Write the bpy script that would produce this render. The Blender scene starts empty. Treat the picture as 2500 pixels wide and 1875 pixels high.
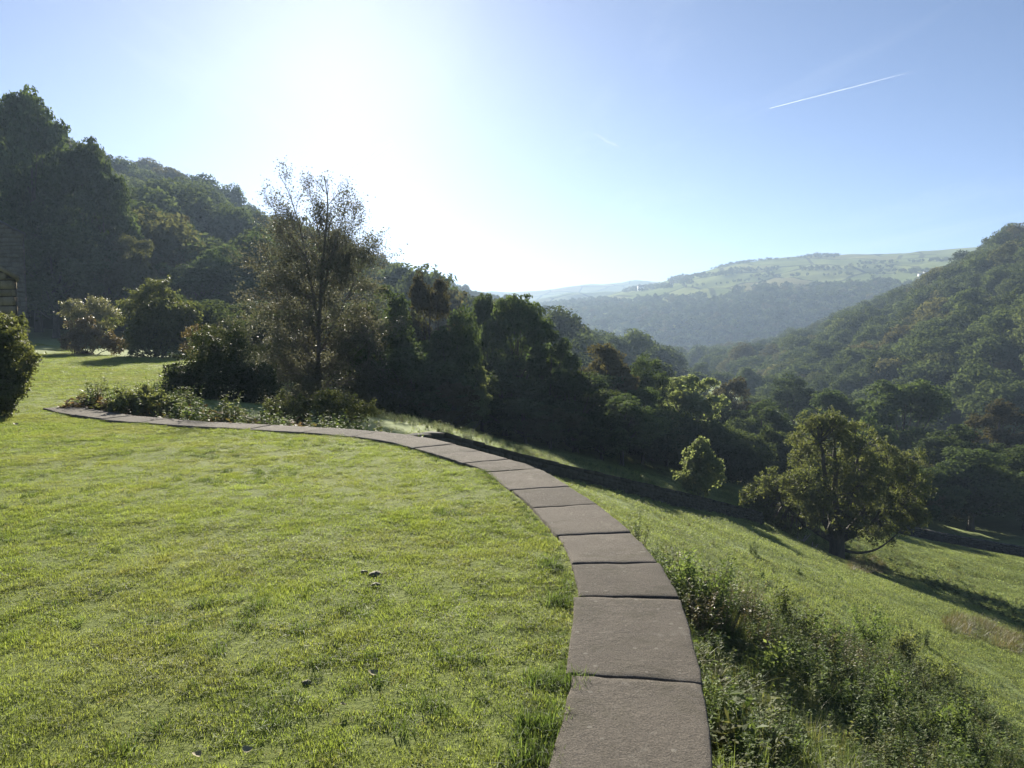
import bpy, math, random
import numpy as np

# ------------------------------------------------------------------ camera, world, sun, exposure
SC = bpy.context.scene
COL = SC.collection
rng = np.random.default_rng(7)
random.seed(7)
R = math.radians
EYE = 1.6
FPX = 1888.0                      # focal length in photo pixels (2500 wide)
PITCH = math.atan(137.5 / FPX)
SUN_EL, SUN_AZ = R(21.25), R(-12.1)

cam = bpy.data.cameras.new('camera')
camo = bpy.data.objects.new('camera', cam)
COL.objects.link(camo)
SC.camera = camo
cam.sensor_width = 36
cam.lens = 36 * FPX / 2500
cam.clip_start = 0.05
cam.clip_end = 90000
camo.location = (0, 0, EYE)
camo.rotation_euler = (R(90) - PITCH, 0, 0)

world = bpy.data.worlds.new('World')
SC.world = world
world.use_nodes = True
wn = world.node_tree
bg = wn.nodes['Background']
sky = wn.nodes.new('ShaderNodeTexSky')
sky.sky_type = 'NISHITA'
sky.sun_disc = False
sky.sun_elevation = SUN_EL
sky.sun_rotation = SUN_AZ
sky.altitude = 200
sky.air_density = 0.42
sky.dust_density = 0.19
sky.ozone_density = 2.5
bg.inputs[1].default_value = 0.05
# thin high cirrus: white veil mixed over the clear sky by stretched noise
tc = wn.nodes.new('ShaderNodeTexCoord')
sep = wn.nodes.new('ShaderNodeSeparateXYZ'); wn.links.new(tc.outputs['Generated'], sep.inputs[0])
zz = wn.nodes.new('ShaderNodeMath'); zz.operation = 'MAXIMUM'; zz.inputs[1].default_value = 0.03
wn.links.new(sep.outputs[2], zz.inputs[0])
dx = wn.nodes.new('ShaderNodeMath'); dx.operation = 'DIVIDE'
dy = wn.nodes.new('ShaderNodeMath'); dy.operation = 'DIVIDE'
wn.links.new(sep.outputs[0], dx.inputs[0]); wn.links.new(zz.outputs[0], dx.inputs[1])
wn.links.new(sep.outputs[1], dy.inputs[0]); wn.links.new(zz.outputs[0], dy.inputs[1])
cmb = wn.nodes.new('ShaderNodeCombineXYZ')
wn.links.new(dx.outputs[0], cmb.inputs[0]); wn.links.new(dy.outputs[0], cmb.inputs[1])
mpp = wn.nodes.new('ShaderNodeMapping'); mpp.inputs['Rotation'].default_value = (0, 0, R(35)); mpp.inputs['Scale'].default_value = (0.55, 0.12, 1)
wn.links.new(cmb.outputs[0], mpp.inputs[0])
cn = wn.nodes.new('ShaderNodeTexNoise'); cn.inputs['Scale'].default_value = 1.3; cn.inputs['Detail'].default_value = 7; cn.inputs['Roughness'].default_value = 0.62; cn.inputs['Distortion'].default_value = 0.7
wn.links.new(mpp.outputs[0], cn.inputs['Vector'])
cr = wn.nodes.new('ShaderNodeMapRange'); cr.inputs[1].default_value = 0.52; cr.inputs[2].default_value = 0.85; cr.inputs[4].default_value = 0.22
wn.links.new(cn.outputs[0], cr.inputs[0])
cmx = wn.nodes.new('ShaderNodeMix'); cmx.data_type = 'RGBA'; cmx.inputs[7].default_value = (7.5, 8.2, 9.0, 1)
wn.links.new(cr.outputs[0], cmx.inputs[0]); wn.links.new(sky.outputs[0], cmx.inputs[6])
wn.links.new(cmx.outputs[2], bg.inputs[0])

sl = bpy.data.lights.new('sun', 'SUN')
sl.energy = 5.0
sl.angle = R(0.5)
sl.color = (1.0, 0.93, 0.80)
so = bpy.data.objects.new('sun', sl)
COL.objects.link(so)
from mathutils import Vector
SUNV = Vector((math.sin(SUN_AZ) * math.cos(SUN_EL), math.cos(SUN_AZ) * math.cos(SUN_EL), math.sin(SUN_EL)))
so.rotation_euler = SUNV.to_track_quat('Z', 'Y').to_euler()

vs = SC.view_settings
vs.view_transform = 'Standard'; vs.look = 'None'; vs.gamma = 1; vs.use_curve_mapping = False
vs.exposure = 1.7
cy = SC.cycles
cy.use_denoising = True
cy.max_bounces = 6; cy.diffuse_bounces = 2; cy.glossy_bounces = 1; cy.transmission_bounces = 3
cy.volume_bounces = 0; cy.transparent_max_bounces = 6
cy.caustics_reflective = False; cy.caustics_refractive = False

# ------------------------------------------------------------------ helpers
CT, ST = math.cos(PITCH), math.sin(PITCH)
PK = 2500 / 2212


def ray(px, py):
    X = (px * PK - 1250) / FPX; Y = (937.5 - py * PK) / FPX
    return np.array([X, CT + ST * Y, -ST + CT * Y])


def at(px, py, depth):
    v = ray(px, py)
    return v * (depth / v[1]) + np.array([0, 0, EYE])


def proj(P):
    P = np.asarray(P, float)
    x, y, z = P[..., 0], P[..., 1], P[..., 2] - EYE
    f = CT * y - ST * z; u = ST * y + CT * z
    f = np.where(f < 0.05, 0.05, f)
    return (x / f * FPX + 1250) / PK, (937.5 - u / f * FPX) / PK


def in_poly(x, y, poly):
    x = np.asarray(x, float); y = np.asarray(y, float)
    r = np.zeros(x.shape, bool)
    n = len(poly)
    for i in range(n):
        x1, y1 = poly[i]; x2, y2 = poly[(i + 1) % n]
        if y1 == y2:
            continue
        r ^= ((y1 > y) != (y2 > y)) & (x < (x2 - x1) * (y - y1) / (y2 - y1) + x1)
    return r


def mesh_np(name, verts, faces, mat=None, attrs=None, smooth=False):
    """verts (n,3); faces: list of int arrays (m,k)"""
    me = bpy.data.meshes.new(name)
    verts = np.ascontiguousarray(verts, np.float32)
    if not isinstance(faces, list):
        faces = [faces]
    faces = [np.asarray(f, np.int32) for f in faces if len(f)]
    loops = np.concatenate([f.ravel() for f in faces])
    tot = np.concatenate([np.full(len(f), f.shape[1], np.int32) for f in faces])
    st = np.concatenate([[0], np.cumsum(tot)[:-1]]).astype(np.int32)
    me.vertices.add(len(verts)); me.vertices.foreach_set('co', verts.ravel())
    me.loops.add(len(loops)); me.loops.foreach_set('vertex_index', loops)
    me.polygons.add(len(tot)); me.polygons.foreach_set('loop_start', st)
    me.polygons.foreach_set('loop_total', tot)
    if smooth:
        me.polygons.foreach_set('use_smooth', np.ones(len(tot), bool))
    me.update(calc_edges=True)
    for k, (dom, val) in (attrs or {}).items():
        a = me.attributes.new(k, 'FLOAT', dom)
        a.data.foreach_set('value', np.ascontiguousarray(val, np.float32))
    if mat:
        me.materials.append(mat)
    return me


def obj(name, me, parent=None, loc=None, link=True):
    o = bpy.data.objects.new(name, me)
    if link:
        COL.objects.link(o)
    if parent is not None:
        o.parent = parent
    if loc is not None:
        o.location = loc
    return o


def tag(o, label, cat=None, group=None, kind=None):
    if label: o['label'] = label
    if cat: o['category'] = cat
    if group: o['group'] = group
    if kind: o['kind'] = kind
    return o


def thing(name, label, cat, loc=(0, 0, 0), group=None, rz=0.0, scale=None):
    o = bpy.data.objects.new(name, None)
    COL.objects.link(o)
    o.location = loc; o.rotation_euler = (0, 0, rz)
    if scale is not None:
        o.scale = scale
    o.empty_display_size = 0.1
    return tag(o, label, cat, group)


class MB:
    """collects quads / triangles"""
    def __init__(s): s.v = []; s.q = []; s.t = []; s.n = 0

    def add(s, v, q=None, t=None):
        v = np.asarray(v, float).reshape(-1, 3)
        if q is not None and len(q): s.q.append(np.asarray(q, int) + s.n)
        if t is not None and len(t): s.t.append(np.asarray(t, int) + s.n)
        s.v.append(v); s.n += len(v)

    def tube(s, P, rad, sides=6):
        P = np.asarray(P, float); n = len(P)
        rad = np.broadcast_to(rad, n)
        T = np.gradient(P, axis=0); T /= np.linalg.norm(T, axis=1)[:, None] + 1e-9
        ref = np.array([1.0, 0.13, 0.0]) if abs(T[0][0]) < 0.8 else np.array([0, 1.0, 0.1])
        A = np.cross(T, ref); A /= np.linalg.norm(A, axis=1)[:, None] + 1e-9
        B = np.cross(T, A)
        an = np.arange(sides) * 2 * math.pi / sides
        V = P[:, None] + rad[:, None, None] * (np.cos(an)[None, :, None] * A[:, None] + np.sin(an)[None, :, None] * B[:, None])
        i = np.arange(n - 1)[:, None] * sides; j = np.arange(sides)[None]; j2 = (j + 1) % sides
        q = np.stack([i + j, i + j2, i + sides + j2, i + sides + j], -1).reshape(-1, 4)
        s.add(V.reshape(-1, 3), q)

    def box(s, c, d, rz=0, jit=0.0):
        c = np.asarray(c, float); d = np.asarray(d, float) / 2
        v = np.array([[x, y, z] for z in (-1, 1) for y in (-1, 1) for x in (-1, 1)], float)
        if jit: v *= 1 + rng.uniform(-jit, jit, v.shape)
        v *= d
        ca, sa = math.cos(rz), math.sin(rz)
        v = np.stack([v[:, 0] * ca - v[:, 1] * sa, v[:, 0] * sa + v[:, 1] * ca, v[:, 2]], 1) + c
        s.add(v, [[0, 2, 3, 1], [4, 5, 7, 6], [0, 1, 5, 4], [2, 6, 7, 3], [0, 4, 6, 2], [1, 3, 7, 5]])

    def slab(s, p0, p1, w, h, jit=0.0):
        p0 = np.asarray(p0, float); p1 = np.asarray(p1, float); d = p1 - p0
        n = nrm(np.array([-d[1], d[0], 0.0])) * w / 2; u = np.array([0, 0, h / 2])
        v = np.array([p0 - n - u, p1 - n - u, p0 + n - u, p1 + n - u, p0 - n + u, p1 - n + u, p0 + n + u, p1 + n + u])
        if jit: v = v + rng.uniform(-jit, jit, v.shape)
        s.add(v, [[0, 2, 3, 1], [4, 5, 7, 6], [0, 1, 5, 4], [2, 6, 7, 3], [0, 4, 6, 2], [1, 3, 7, 5]])

    def mesh(s, name, mat, smooth=False):
        f = []
        if s.q: f.append(np.concatenate(s.q))
        if s.t: f.append(np.concatenate(s.t))
        return mesh_np(name, np.concatenate(s.v), f, mat, smooth=smooth)


def nrm(v):
    return v / (np.linalg.norm(v, axis=-1, keepdims=True) + 1e-9)


def leaf_mesh(name, P, N, size, asp, mat, tint=None, fold=0.15, T=None, g=rng):
    """one folded rhombus per leaf"""
    n = len(P)
    N = nrm(N)
    if T is None:
        T = g.normal(size=(n, 3))
    T = nrm(T - N * np.sum(T * N, 1)[:, None])
    B = np.cross(N, T)
    s = np.broadcast_to(size, n)[:, None] * 0.5
    V = np.stack([P - T * s, P + B * s * asp + N * s * fold, P + T * s, P - B * s * asp + N * s * fold], 1).reshape(-1, 3)
    q = np.arange(4 * n).reshape(n, 4)
    if tint is None:
        tint = g.random(n)
    return mesh_np(name, V, [q], mat, {'tint': ('FACE', tint)})


def spline(P, n):
    """Catmull-Rom resample of a polyline to n points at even spacing"""
    P = np.asarray(P, float)
    Q = np.vstack([2 * P[0] - P[1], P, 2 * P[-1] - P[-2]])
    out = []
    for i in range(1, len(Q) - 2):
        p0, p1, p2, p3 = Q[i - 1:i + 3]
        t = np.linspace(0, 1, 24, endpoint=False)[:, None]
        out.append(0.5 * (2 * p1 + (p2 - p0) * t + (2 * p0 - 5 * p1 + 4 * p2 - p3) * t ** 2 + (3 * p1 - p0 - 3 * p2 + p3) * t ** 3))
    out = np.vstack(out + [P[-1:]])
    L = np.concatenate([[0], np.cumsum(np.linalg.norm(np.diff(out, axis=0), axis=1))])
    s = np.linspace(0, L[-1], n)
    return np.stack([np.interp(s, L, out[:, k]) for k in range(out.shape[1])], 1)


def vnoise(x, y, sc, seed=0):
    """smooth value noise in [-1,1], vectorised"""
    x = np.asarray(x, float) / sc + 517.3 * (seed + 1); y = np.asarray(y, float) / sc + 131.7 * (seed + 3)
    xi, yi = np.floor(x), np.floor(y); fx, fy = x - xi, y - yi
    fx = fx * fx * (3 - 2 * fx); fy = fy * fy * (3 - 2 * fy)

    def h(a, b):
        v = np.sin(a * 127.1 + b * 311.7 + seed * 17.3) * 43758.5453
        return (v - np.floor(v)) * 2 - 1
    return (h(xi, yi) * (1 - fx) + h(xi + 1, yi) * fx) * (1 - fy) + (h(xi, yi + 1) * (1 - fx) + h(xi + 1, yi + 1) * fx) * fy


# ------------------------------------------------------------------ materials
def new_mat(name):
    m = bpy.data.materials.new(name); m.use_nodes = True
    nt = m.node_tree; b = nt.nodes['Principled BSDF']
    return m, nt, b


def nd(nt, t, **kw):
    n = nt.nodes.new(t)
    for k, v in kw.items():
        setattr(n, k, v)
    return n


def ramp(nt, fac, stops):
    r = nd(nt, 'ShaderNodeValToRGB')
    e = r.color_ramp.elements
    while len(e) < len(stops): e.new(0.5)
    for k, (p, c) in enumerate(stops):
        e[k].position = p; e[k].color = (*c, 1)
    nt.links.new(fac, r.inputs[0])
    return r.outputs[0]


def noise(nt, scale, detail=4, vec=None, rough=0.55, dist=0.0):
    n = nd(nt, 'ShaderNodeTexNoise')
    n.inputs['Scale'].default_value = scale; n.inputs['Detail'].default_value = detail
    n.inputs['Roughness'].default_value = rough; n.inputs['Distortion'].default_value = dist
    if vec is not None: nt.links.new(vec, n.inputs['Vector'])
    return n.outputs[0]


def mixc(nt, fac, a, b, mode='MIX'):
    m = nd(nt, 'ShaderNodeMix', data_type='RGBA', blend_type=mode)
    for k, v in ((0, fac), (6, a), (7, b)):
        if hasattr(v, 'is_output'): nt.links.new(v, m.inputs[k])
        elif k == 0: m.inputs[0].default_value = v
        else: m.inputs[k].default_value = (*v, 1)
    return m.outputs[2]


def pos(nt):
    return nd(nt, 'ShaderNodeNewGeometry').outputs['Position']


def bump(nt, b, h, strength, dist):
    n = nd(nt, 'ShaderNodeBump'); n.inputs['Strength'].default_value = strength; n.inputs['Distance'].default_value = dist
    nt.links.new(h, n.inputs['Height']); nt.links.new(n.outputs[0], b.inputs['Normal'])


def leaf_mat(name, dark, light, alt=None, altw=0.35, transl=0.35, rough=0.45, tcol=None, patch=0.0, pcol=None, pscale=1.0, spec=0.4):
    m, nt, b = new_mat(name)
    a = nd(nt, 'ShaderNodeAttribute', attribute_name='tint')
    col = mixc(nt, a.outputs['Fac'], dark, light)
    oi = nd(nt, 'ShaderNodeObjectInfo')
    if alt:
        mr = nd(nt, 'ShaderNodeMapRange'); mr.inputs[1].default_value = 1 - altw; mr.inputs[2].default_value = 1
        nt.links.new(oi.outputs['Random'], mr.inputs[0])
        col = mixc(nt, mr.outputs[0], col, alt)
    # each individual a little lighter or darker
    mr = nd(nt, 'ShaderNodeMapRange'); mr.inputs[3].default_value = 0.72; mr.inputs[4].default_value = 1.28
    mm = nd(nt, 'ShaderNodeMath', operation='MULTIPLY'); mm.inputs[1].default_value = 7.31
    fr = nd(nt, 'ShaderNodeMath', operation='FRACT')
    nt.links.new(oi.outputs['Random'], mm.inputs[0]); nt.links.new(mm.outputs[0], fr.inputs[0]); nt.links.new(fr.outputs[0], mr.inputs[0])
    hs = nd(nt, 'ShaderNodeHueSaturation'); nt.links.new(mr.outputs[0], hs.inputs['Value']); nt.links.new(col, hs.inputs['Color'])
    col = hs.outputs[0]
    if pcol:
        f = noise(nt, pscale, 3, pos(nt))
        mr = nd(nt, 'ShaderNodeMapRange'); mr.inputs[1].default_value = 0.45; mr.inputs[2].default_value = 0.68; mr.inputs[4].default_value = patch
        nt.links.new(f, mr.inputs[0])
        col = mixc(nt, mr.outputs[0], col, pcol)
    nt.links.new(col, b.inputs['Base Color'])
    b.inputs['Roughness'].default_value = rough
    b.inputs['Specular IOR Level'].default_value = spec
    tr = nd(nt, 'ShaderNodeBsdfTranslucent')
    tcl = mixc(nt, 1.0, col, tcol or (1.5, 1.5, 0.8), 'MULTIPLY')
    nt.links.new(tcl, tr.inputs[0])
    mx = nd(nt, 'ShaderNodeMixShader'); mx.inputs[0].default_value = transl
    nt.links.new(b.outputs[0], mx.inputs[1]); nt.links.new(tr.outputs[0], mx.inputs[2])
    nt.links.new(mx.outputs[0], nt.nodes['Material Output'].inputs[0])
    return m


def bark_mat(name, c1, c2, sc=6):
    m, nt, b = new_mat(name)
    co = nd(nt, 'ShaderNodeTexCoord').outputs['Object']
    mp = nd(nt, 'ShaderNodeMapping'); mp.inputs['Scale'].default_value = (1, 1, 0.25); nt.links.new(co, mp.inputs[0])
    f = noise(nt, sc, 6, mp.outputs[0], 0.65)
    nt.links.new(ramp(nt, f, [(0.3, c1), (0.7, c2)]), b.inputs['Base Color'])
    b.inputs['Roughness'].default_value = 0.9
    bump(nt, b, f, 0.8, 0.03)
    return m


M = {}
M['hill_leaf'] = leaf_mat('hill_leaf', (0.050, 0.070, 0.036), (0.105, 0.130, 0.066), (0.13, 0.12, 0.068), 0.22, 0.32, 0.8, spec=0.0)
M['wood_leaf'] = leaf_mat('wood_leaf', (0.045, 0.072, 0.030), (0.095, 0.125, 0.052), (0.10, 0.095, 0.050), 0.25, 0.32, 0.8, spec=0.03)
M['brown_leaf'] = leaf_mat('brown_leaf', (0.068, 0.064, 0.034), (0.112, 0.098, 0.052), None, 0, 0.30, 0.8, spec=0.03)
M['sunlit_leaf'] = leaf_mat('sunlit_leaf', (0.12, 0.155, 0.080), (0.26, 0.29, 0.16), None, 0, 0.50, 0.7, spec=0.08)  # sunlight on these trees is put into their lighter leaf colour
M['ash_leaf'] = leaf_mat('ash_leaf', (0.085, 0.108, 0.046), (0.185, 0.20, 0.092), None, 0, 0.46, 0.6, spec=0.10)
M['birch_leaf'] = leaf_mat('birch_leaf', (0.090, 0.102, 0.068), (0.165, 0.172, 0.118), None, 0, 0.40, 0.55, (1.25, 1.2, 0.9), patch=0.5, pcol=(0.135, 0.12, 0.085), pscale=0.6, spec=0.12)
M['shrub_leaf'] = leaf_mat('shrub_leaf', (0.068, 0.088, 0.036), (0.165, 0.175, 0.075), None, 0, 0.46, 0.6, spec=0.12)
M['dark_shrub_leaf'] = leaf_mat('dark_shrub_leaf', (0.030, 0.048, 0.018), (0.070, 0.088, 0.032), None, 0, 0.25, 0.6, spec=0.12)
M['brown_shrub_leaf'] = leaf_mat('brown_shrub_leaf', (0.085, 0.062, 0.032), (0.16, 0.12, 0.055), None, 0, 0.35, 0.5)
M['grey_shrub_leaf'] = leaf_mat('grey_shrub_leaf', (0.095, 0.105, 0.060), (0.19, 0.18, 0.10), None, 0, 0.35, 0.5)
M['red_leaf'] = leaf_mat('red_leaf', (0.10, 0.085, 0.045), (0.24, 0.15, 0.10), (0.10, 0.12, 0.05), 0.5, 0.40, 0.6, spec=0.12)
M['weed_leaf'] = leaf_mat('weed_leaf', (0.070, 0.108, 0.040), (0.155, 0.195, 0.080), (0.15, 0.155, 0.075), 0.4, 0.42, 0.65, spec=0.15)
M['dry_weed'] = leaf_mat('dry_weed', (0.10, 0.085, 0.045), (0.18, 0.15, 0.085), (0.09, 0.11, 0.05), 0.5, 0.35, 0.5)
M['lawn_blade'] = leaf_mat('lawn_blade', (0.145, 0.20, 0.042), (0.275, 0.325, 0.085), (0.24, 0.22, 0.09), 0.10, 0.55, 0.6, (1.25, 1.25, 0.78), 0.6, (0.27, 0.27, 0.10), 0.7, spec=0.15)
M['tuft_blade'] = leaf_mat('tuft_blade', (0.075, 0.12, 0.030), (0.15, 0.20, 0.058), None, 0, 0.45, 0.6, (1.25, 1.25, 0.8), spec=0.15)
M['field_blade'] = leaf_mat('field_blade', (0.19, 0.245, 0.08), (0.28, 0.33, 0.125), (0.16, 0.16, 0.06), 0.2, 0.5, 0.6, (1.3, 1.25, 0.8), 0.5, (0.10, 0.135, 0.042), 0.35, spec=0.15)
M['long_blade'] = leaf_mat('long_blade', (0.09, 0.13, 0.042), (0.20, 0.235, 0.09), (0.20, 0.18, 0.09), 0.3, 0.45, 0.5, spec=0.3)
M['bark'] = bark_mat('bark', (0.035, 0.028, 0.020), (0.11, 0.095, 0.07), 5)
M['pale_bark'] = bark_mat('pale_bark', (0.10, 0.08, 0.06), (0.26, 0.22, 0.18), 9)
M['dead_wood'] = bark_mat('dead_wood', (0.22, 0.19, 0.15), (0.45, 0.40, 0.33), 8)


def ground_mat(name, stops, sc, stops2=None, bstr=0.6, bsc=30, bd=0.05):
    m, nt, b = new_mat(name)
    p = pos(nt)
    c = ramp(nt, noise(nt, sc, 8, p, 0.65), stops)
    if stops2:
        c = mixc(nt, 0.5, c, ramp(nt, noise(nt, sc * 9, 6, p, 0.7), stops2))
    nt.links.new(c, b.inputs['Base Color'])
    b.inputs['Roughness'].default_value = 0.95; b.inputs['Specular IOR Level'].default_value = 0.1
    bump(nt, b, noise(nt, bsc, 6, p, 0.7), bstr, bd)
    return m


M['lawn'] = ground_mat('lawn', [(0.3, (0.13, 0.17, 0.036)), (0.7, (0.20, 0.23, 0.058))], 1.1, [(0.35, (0.085, 0.11, 0.028)), (0.7, (0.21, 0.24, 0.06))])
M['field'] = ground_mat('field', [(0.3, (0.19, 0.24, 0.085)), (0.7, (0.245, 0.29, 0.11))], 0.25, [(0.35, (0.155, 0.20, 0.07)), (0.7, (0.26, 0.30, 0.115))], 0.6, 6, 0.08)
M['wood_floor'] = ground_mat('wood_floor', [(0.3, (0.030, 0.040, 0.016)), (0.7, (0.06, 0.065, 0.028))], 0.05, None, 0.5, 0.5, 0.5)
M['bed_soil'] = ground_mat('bed_soil', [(0.3, (0.035, 0.028, 0.018)), (0.7, (0.07, 0.055, 0.035))], 3)


def stone_mat(name, c1, c2, c3, sc=3.0, lichen=0.35):
    m, nt, b = new_mat(name)
    p = pos(nt)
    oi = nd(nt, 'ShaderNodeObjectInfo')
    base = ramp(nt, noise(nt, sc, 8, p, 0.7), [(0.28, c1), (0.72, c2)])
    fine = noise(nt, sc * 45, 3, p, 0.8)
    base = mixc(nt, 0.65, base, ramp(nt, fine, [(0.35, tuple(x * 0.55 for x in c1)), (0.68, tuple(x * 1.25 for x in c2))]))
    mr = nd(nt, 'ShaderNodeMapRange'); mr.inputs[1].default_value = 0.60; mr.inputs[2].default_value = 0.74; mr.inputs[4].default_value = lichen
    nt.links.new(noise(nt, sc * 2.7, 5, p, 0.6, 0.5), mr.inputs[0])
    base = mixc(nt, mr.outputs[0], base, c3)
    # moss in patches and pale crusts of lichen in spots
    mr = nd(nt, 'ShaderNodeMapRange'); mr.inputs[1].default_value = 0.50; mr.inputs[2].default_value = 0.68; mr.inputs[4].default_value = 0.6
    nt.links.new(noise(nt, sc * 0.9, 7, p, 0.7, 0.8), mr.inputs[0])
    base = mixc(nt, mr.outputs[0], base, tuple(x * y for x, y in zip(c1, (0.75, 0.80, 0.62))))
    vo = nd(nt, 'ShaderNodeTexVoronoi'); vo.inputs['Scale'].default_value = sc * 3.2; nt.links.new(p, vo.inputs['Vector'])
    mr = nd(nt, 'ShaderNodeMapRange'); mr.inputs[1].default_value = 0.13; mr.inputs[2].default_value = 0.09; mr.inputs[4].default_value = 0.5
    nt.links.new(vo.outputs['Distance'], mr.inputs[0])
    base = mixc(nt, mr.outputs[0], base, c3)
    hs = nd(nt, 'ShaderNodeHueSaturation')
    mv = nd(nt, 'ShaderNodeMapRange'); mv.inputs[3].default_value = 0.80; mv.inputs[4].default_value = 1.20
    nt.links.new(oi.outputs['Random'], mv.inputs[0]); nt.links.new(mv.outputs[0], hs.inputs['Value']); nt.links.new(base, hs.inputs['Color'])
    nt.links.new(hs.outputs[0], b.inputs['Base Color'])
    b.inputs['Roughness'].default_value = 0.95; b.inputs['Specular IOR Level'].default_value = 0.12
    ad = nd(nt, 'ShaderNodeMath', operation='ADD'); nt.links.new(fine, ad.inputs[0]); nt.links.new(noise(nt, sc * 9, 6, p, 0.65), ad.inputs[1])
    bump(nt, b, ad.outputs[0], 0.9, 0.012)
    return m


M['coping'] = stone_mat('coping', (0.094, 0.083, 0.068), (0.188, 0.164, 0.134), (0.30, 0.28, 0.235))
M['wall_stone'] = stone_mat('wall_stone', (0.11, 0.10, 0.085), (0.22, 0.195, 0.16), (0.25, 0.25, 0.2), 2.0)
M['dark_wall_stone'] = stone_mat('dark_wall_stone', (0.040, 0.040, 0.034), (0.095, 0.090, 0.075), (0.085, 0.10, 0.05), 2.0)  # dark gritstone, coloured darker still for the shade on its face
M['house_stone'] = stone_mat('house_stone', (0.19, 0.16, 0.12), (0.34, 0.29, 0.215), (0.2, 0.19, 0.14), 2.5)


def plain(name, c, rough=0.8):
    m, nt, b = new_mat(name)
    f = noise(nt, 3.0, 5, nd(nt, 'ShaderNodeTexCoord').outputs['Object'])
    nt.links.new(ramp(nt, f, [(0.3, tuple(x * 0.85 for x in c)), (0.7, tuple(min(1, x * 1.12) for x in c))]), b.inputs['Base Color'])
    b.inputs['Roughness'].default_value = rough
    return m


M['slate'] = plain('slate', (0.09, 0.09, 0.095)); M['mortar'] = plain('mortar', (0.12, 0.105, 0.085))
M['white_render'] = plain('white_render', (0.75, 0.74, 0.70)); M['steel'] = plain('steel', (0.22, 0.23, 0.24), 0.5)
M['soil'] = plain('soil', (0.13, 0.12, 0.06)); M['window_glass'] = plain('window_glass', (0.03, 0.035, 0.04), 0.15)
M['dry_leaf'] = plain('dry_leaf', (0.30, 0.25, 0.13))

# ------------------------------------------------------------------ the lie of the land
OUTER = [[-0.55, -2.4], [-0.05, 0.0], [0.45, 1.7], [0.70, 2.71], [0.76, 3.0], [0.81, 3.32], [0.87, 3.77], [0.94, 4.39], [0.95, 5.09], [0.89, 5.85], [0.73, 6.77],
         [0.53, 7.56], [0.25, 8.55], [-0.07, 9.18], [-0.39, 9.68], [-0.93, 10.54], [-1.53, 11.21], [-1.99, 11.56], [-2.63, 11.92],
         [-3.44, 12.26], [-4.43, 12.62], [-5.52, 13.06], [-6.79, 13.75], [-7.98, 14.68], [-8.8, 15.45]]
CW = 0.56
ON = spline(np.array(OUTER, float), 600)
for _ in range(25):                                   # smooth away reading errors
    ON[1:-1] = 0.25 * ON[:-2] + 0.5 * ON[1:-1] + 0.25 * ON[2:]
tg = np.gradient(ON, axis=0); tg /= np.linalg.norm(tg, axis=1)[:, None]
INW = np.stack([-tg[:, 1], tg[:, 0]], 1)              # towards the lawn
INN = ON + INW * CW
ARC = np.concatenate([[0], np.cumsum(np.linalg.norm(np.diff(ON, axis=0), axis=1))])

# far edge of the lawn on the left, beyond the end of the coping
LAWN_REST = [at(235, 862, 17.3)[:2], at(330, 838, 21)[:2], at(400, 800, 29)[:2], at(405, 774, 40)[:2], at(290, 771, 42)[:2], at(200, 766, 46)[:2], at(135, 748, 55)[:2],
             at(60, 738, 62)[:2], (-60, 66), (-60, 20), (-40, -6), (-0.9, -6)]
MID = 0.5 * (ON + INN)
LAWN_POLY = [tuple(p) for p in MID[::6]] + [tuple(p) for p in LAWN_REST]


def lawn_z(x, y):
    x = np.asarray(x, float); y = np.asarray(y, float)
    t = np.clip((y - 44) / 20, 0, 1.2)
    z = 0.50 * t ** 1.5
    z = z + 0.014 * vnoise(x, y, 0.9, 1) + 0.010 * vnoise(x, y, 0.33, 2)
    return z


GC = []                                               # control points of the ground (x, y, z)


def gc(px, py, d, dz=0.0):
    p = at(px, py, d); GC.append((p[0], p[1], p[2] + dz))


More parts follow.
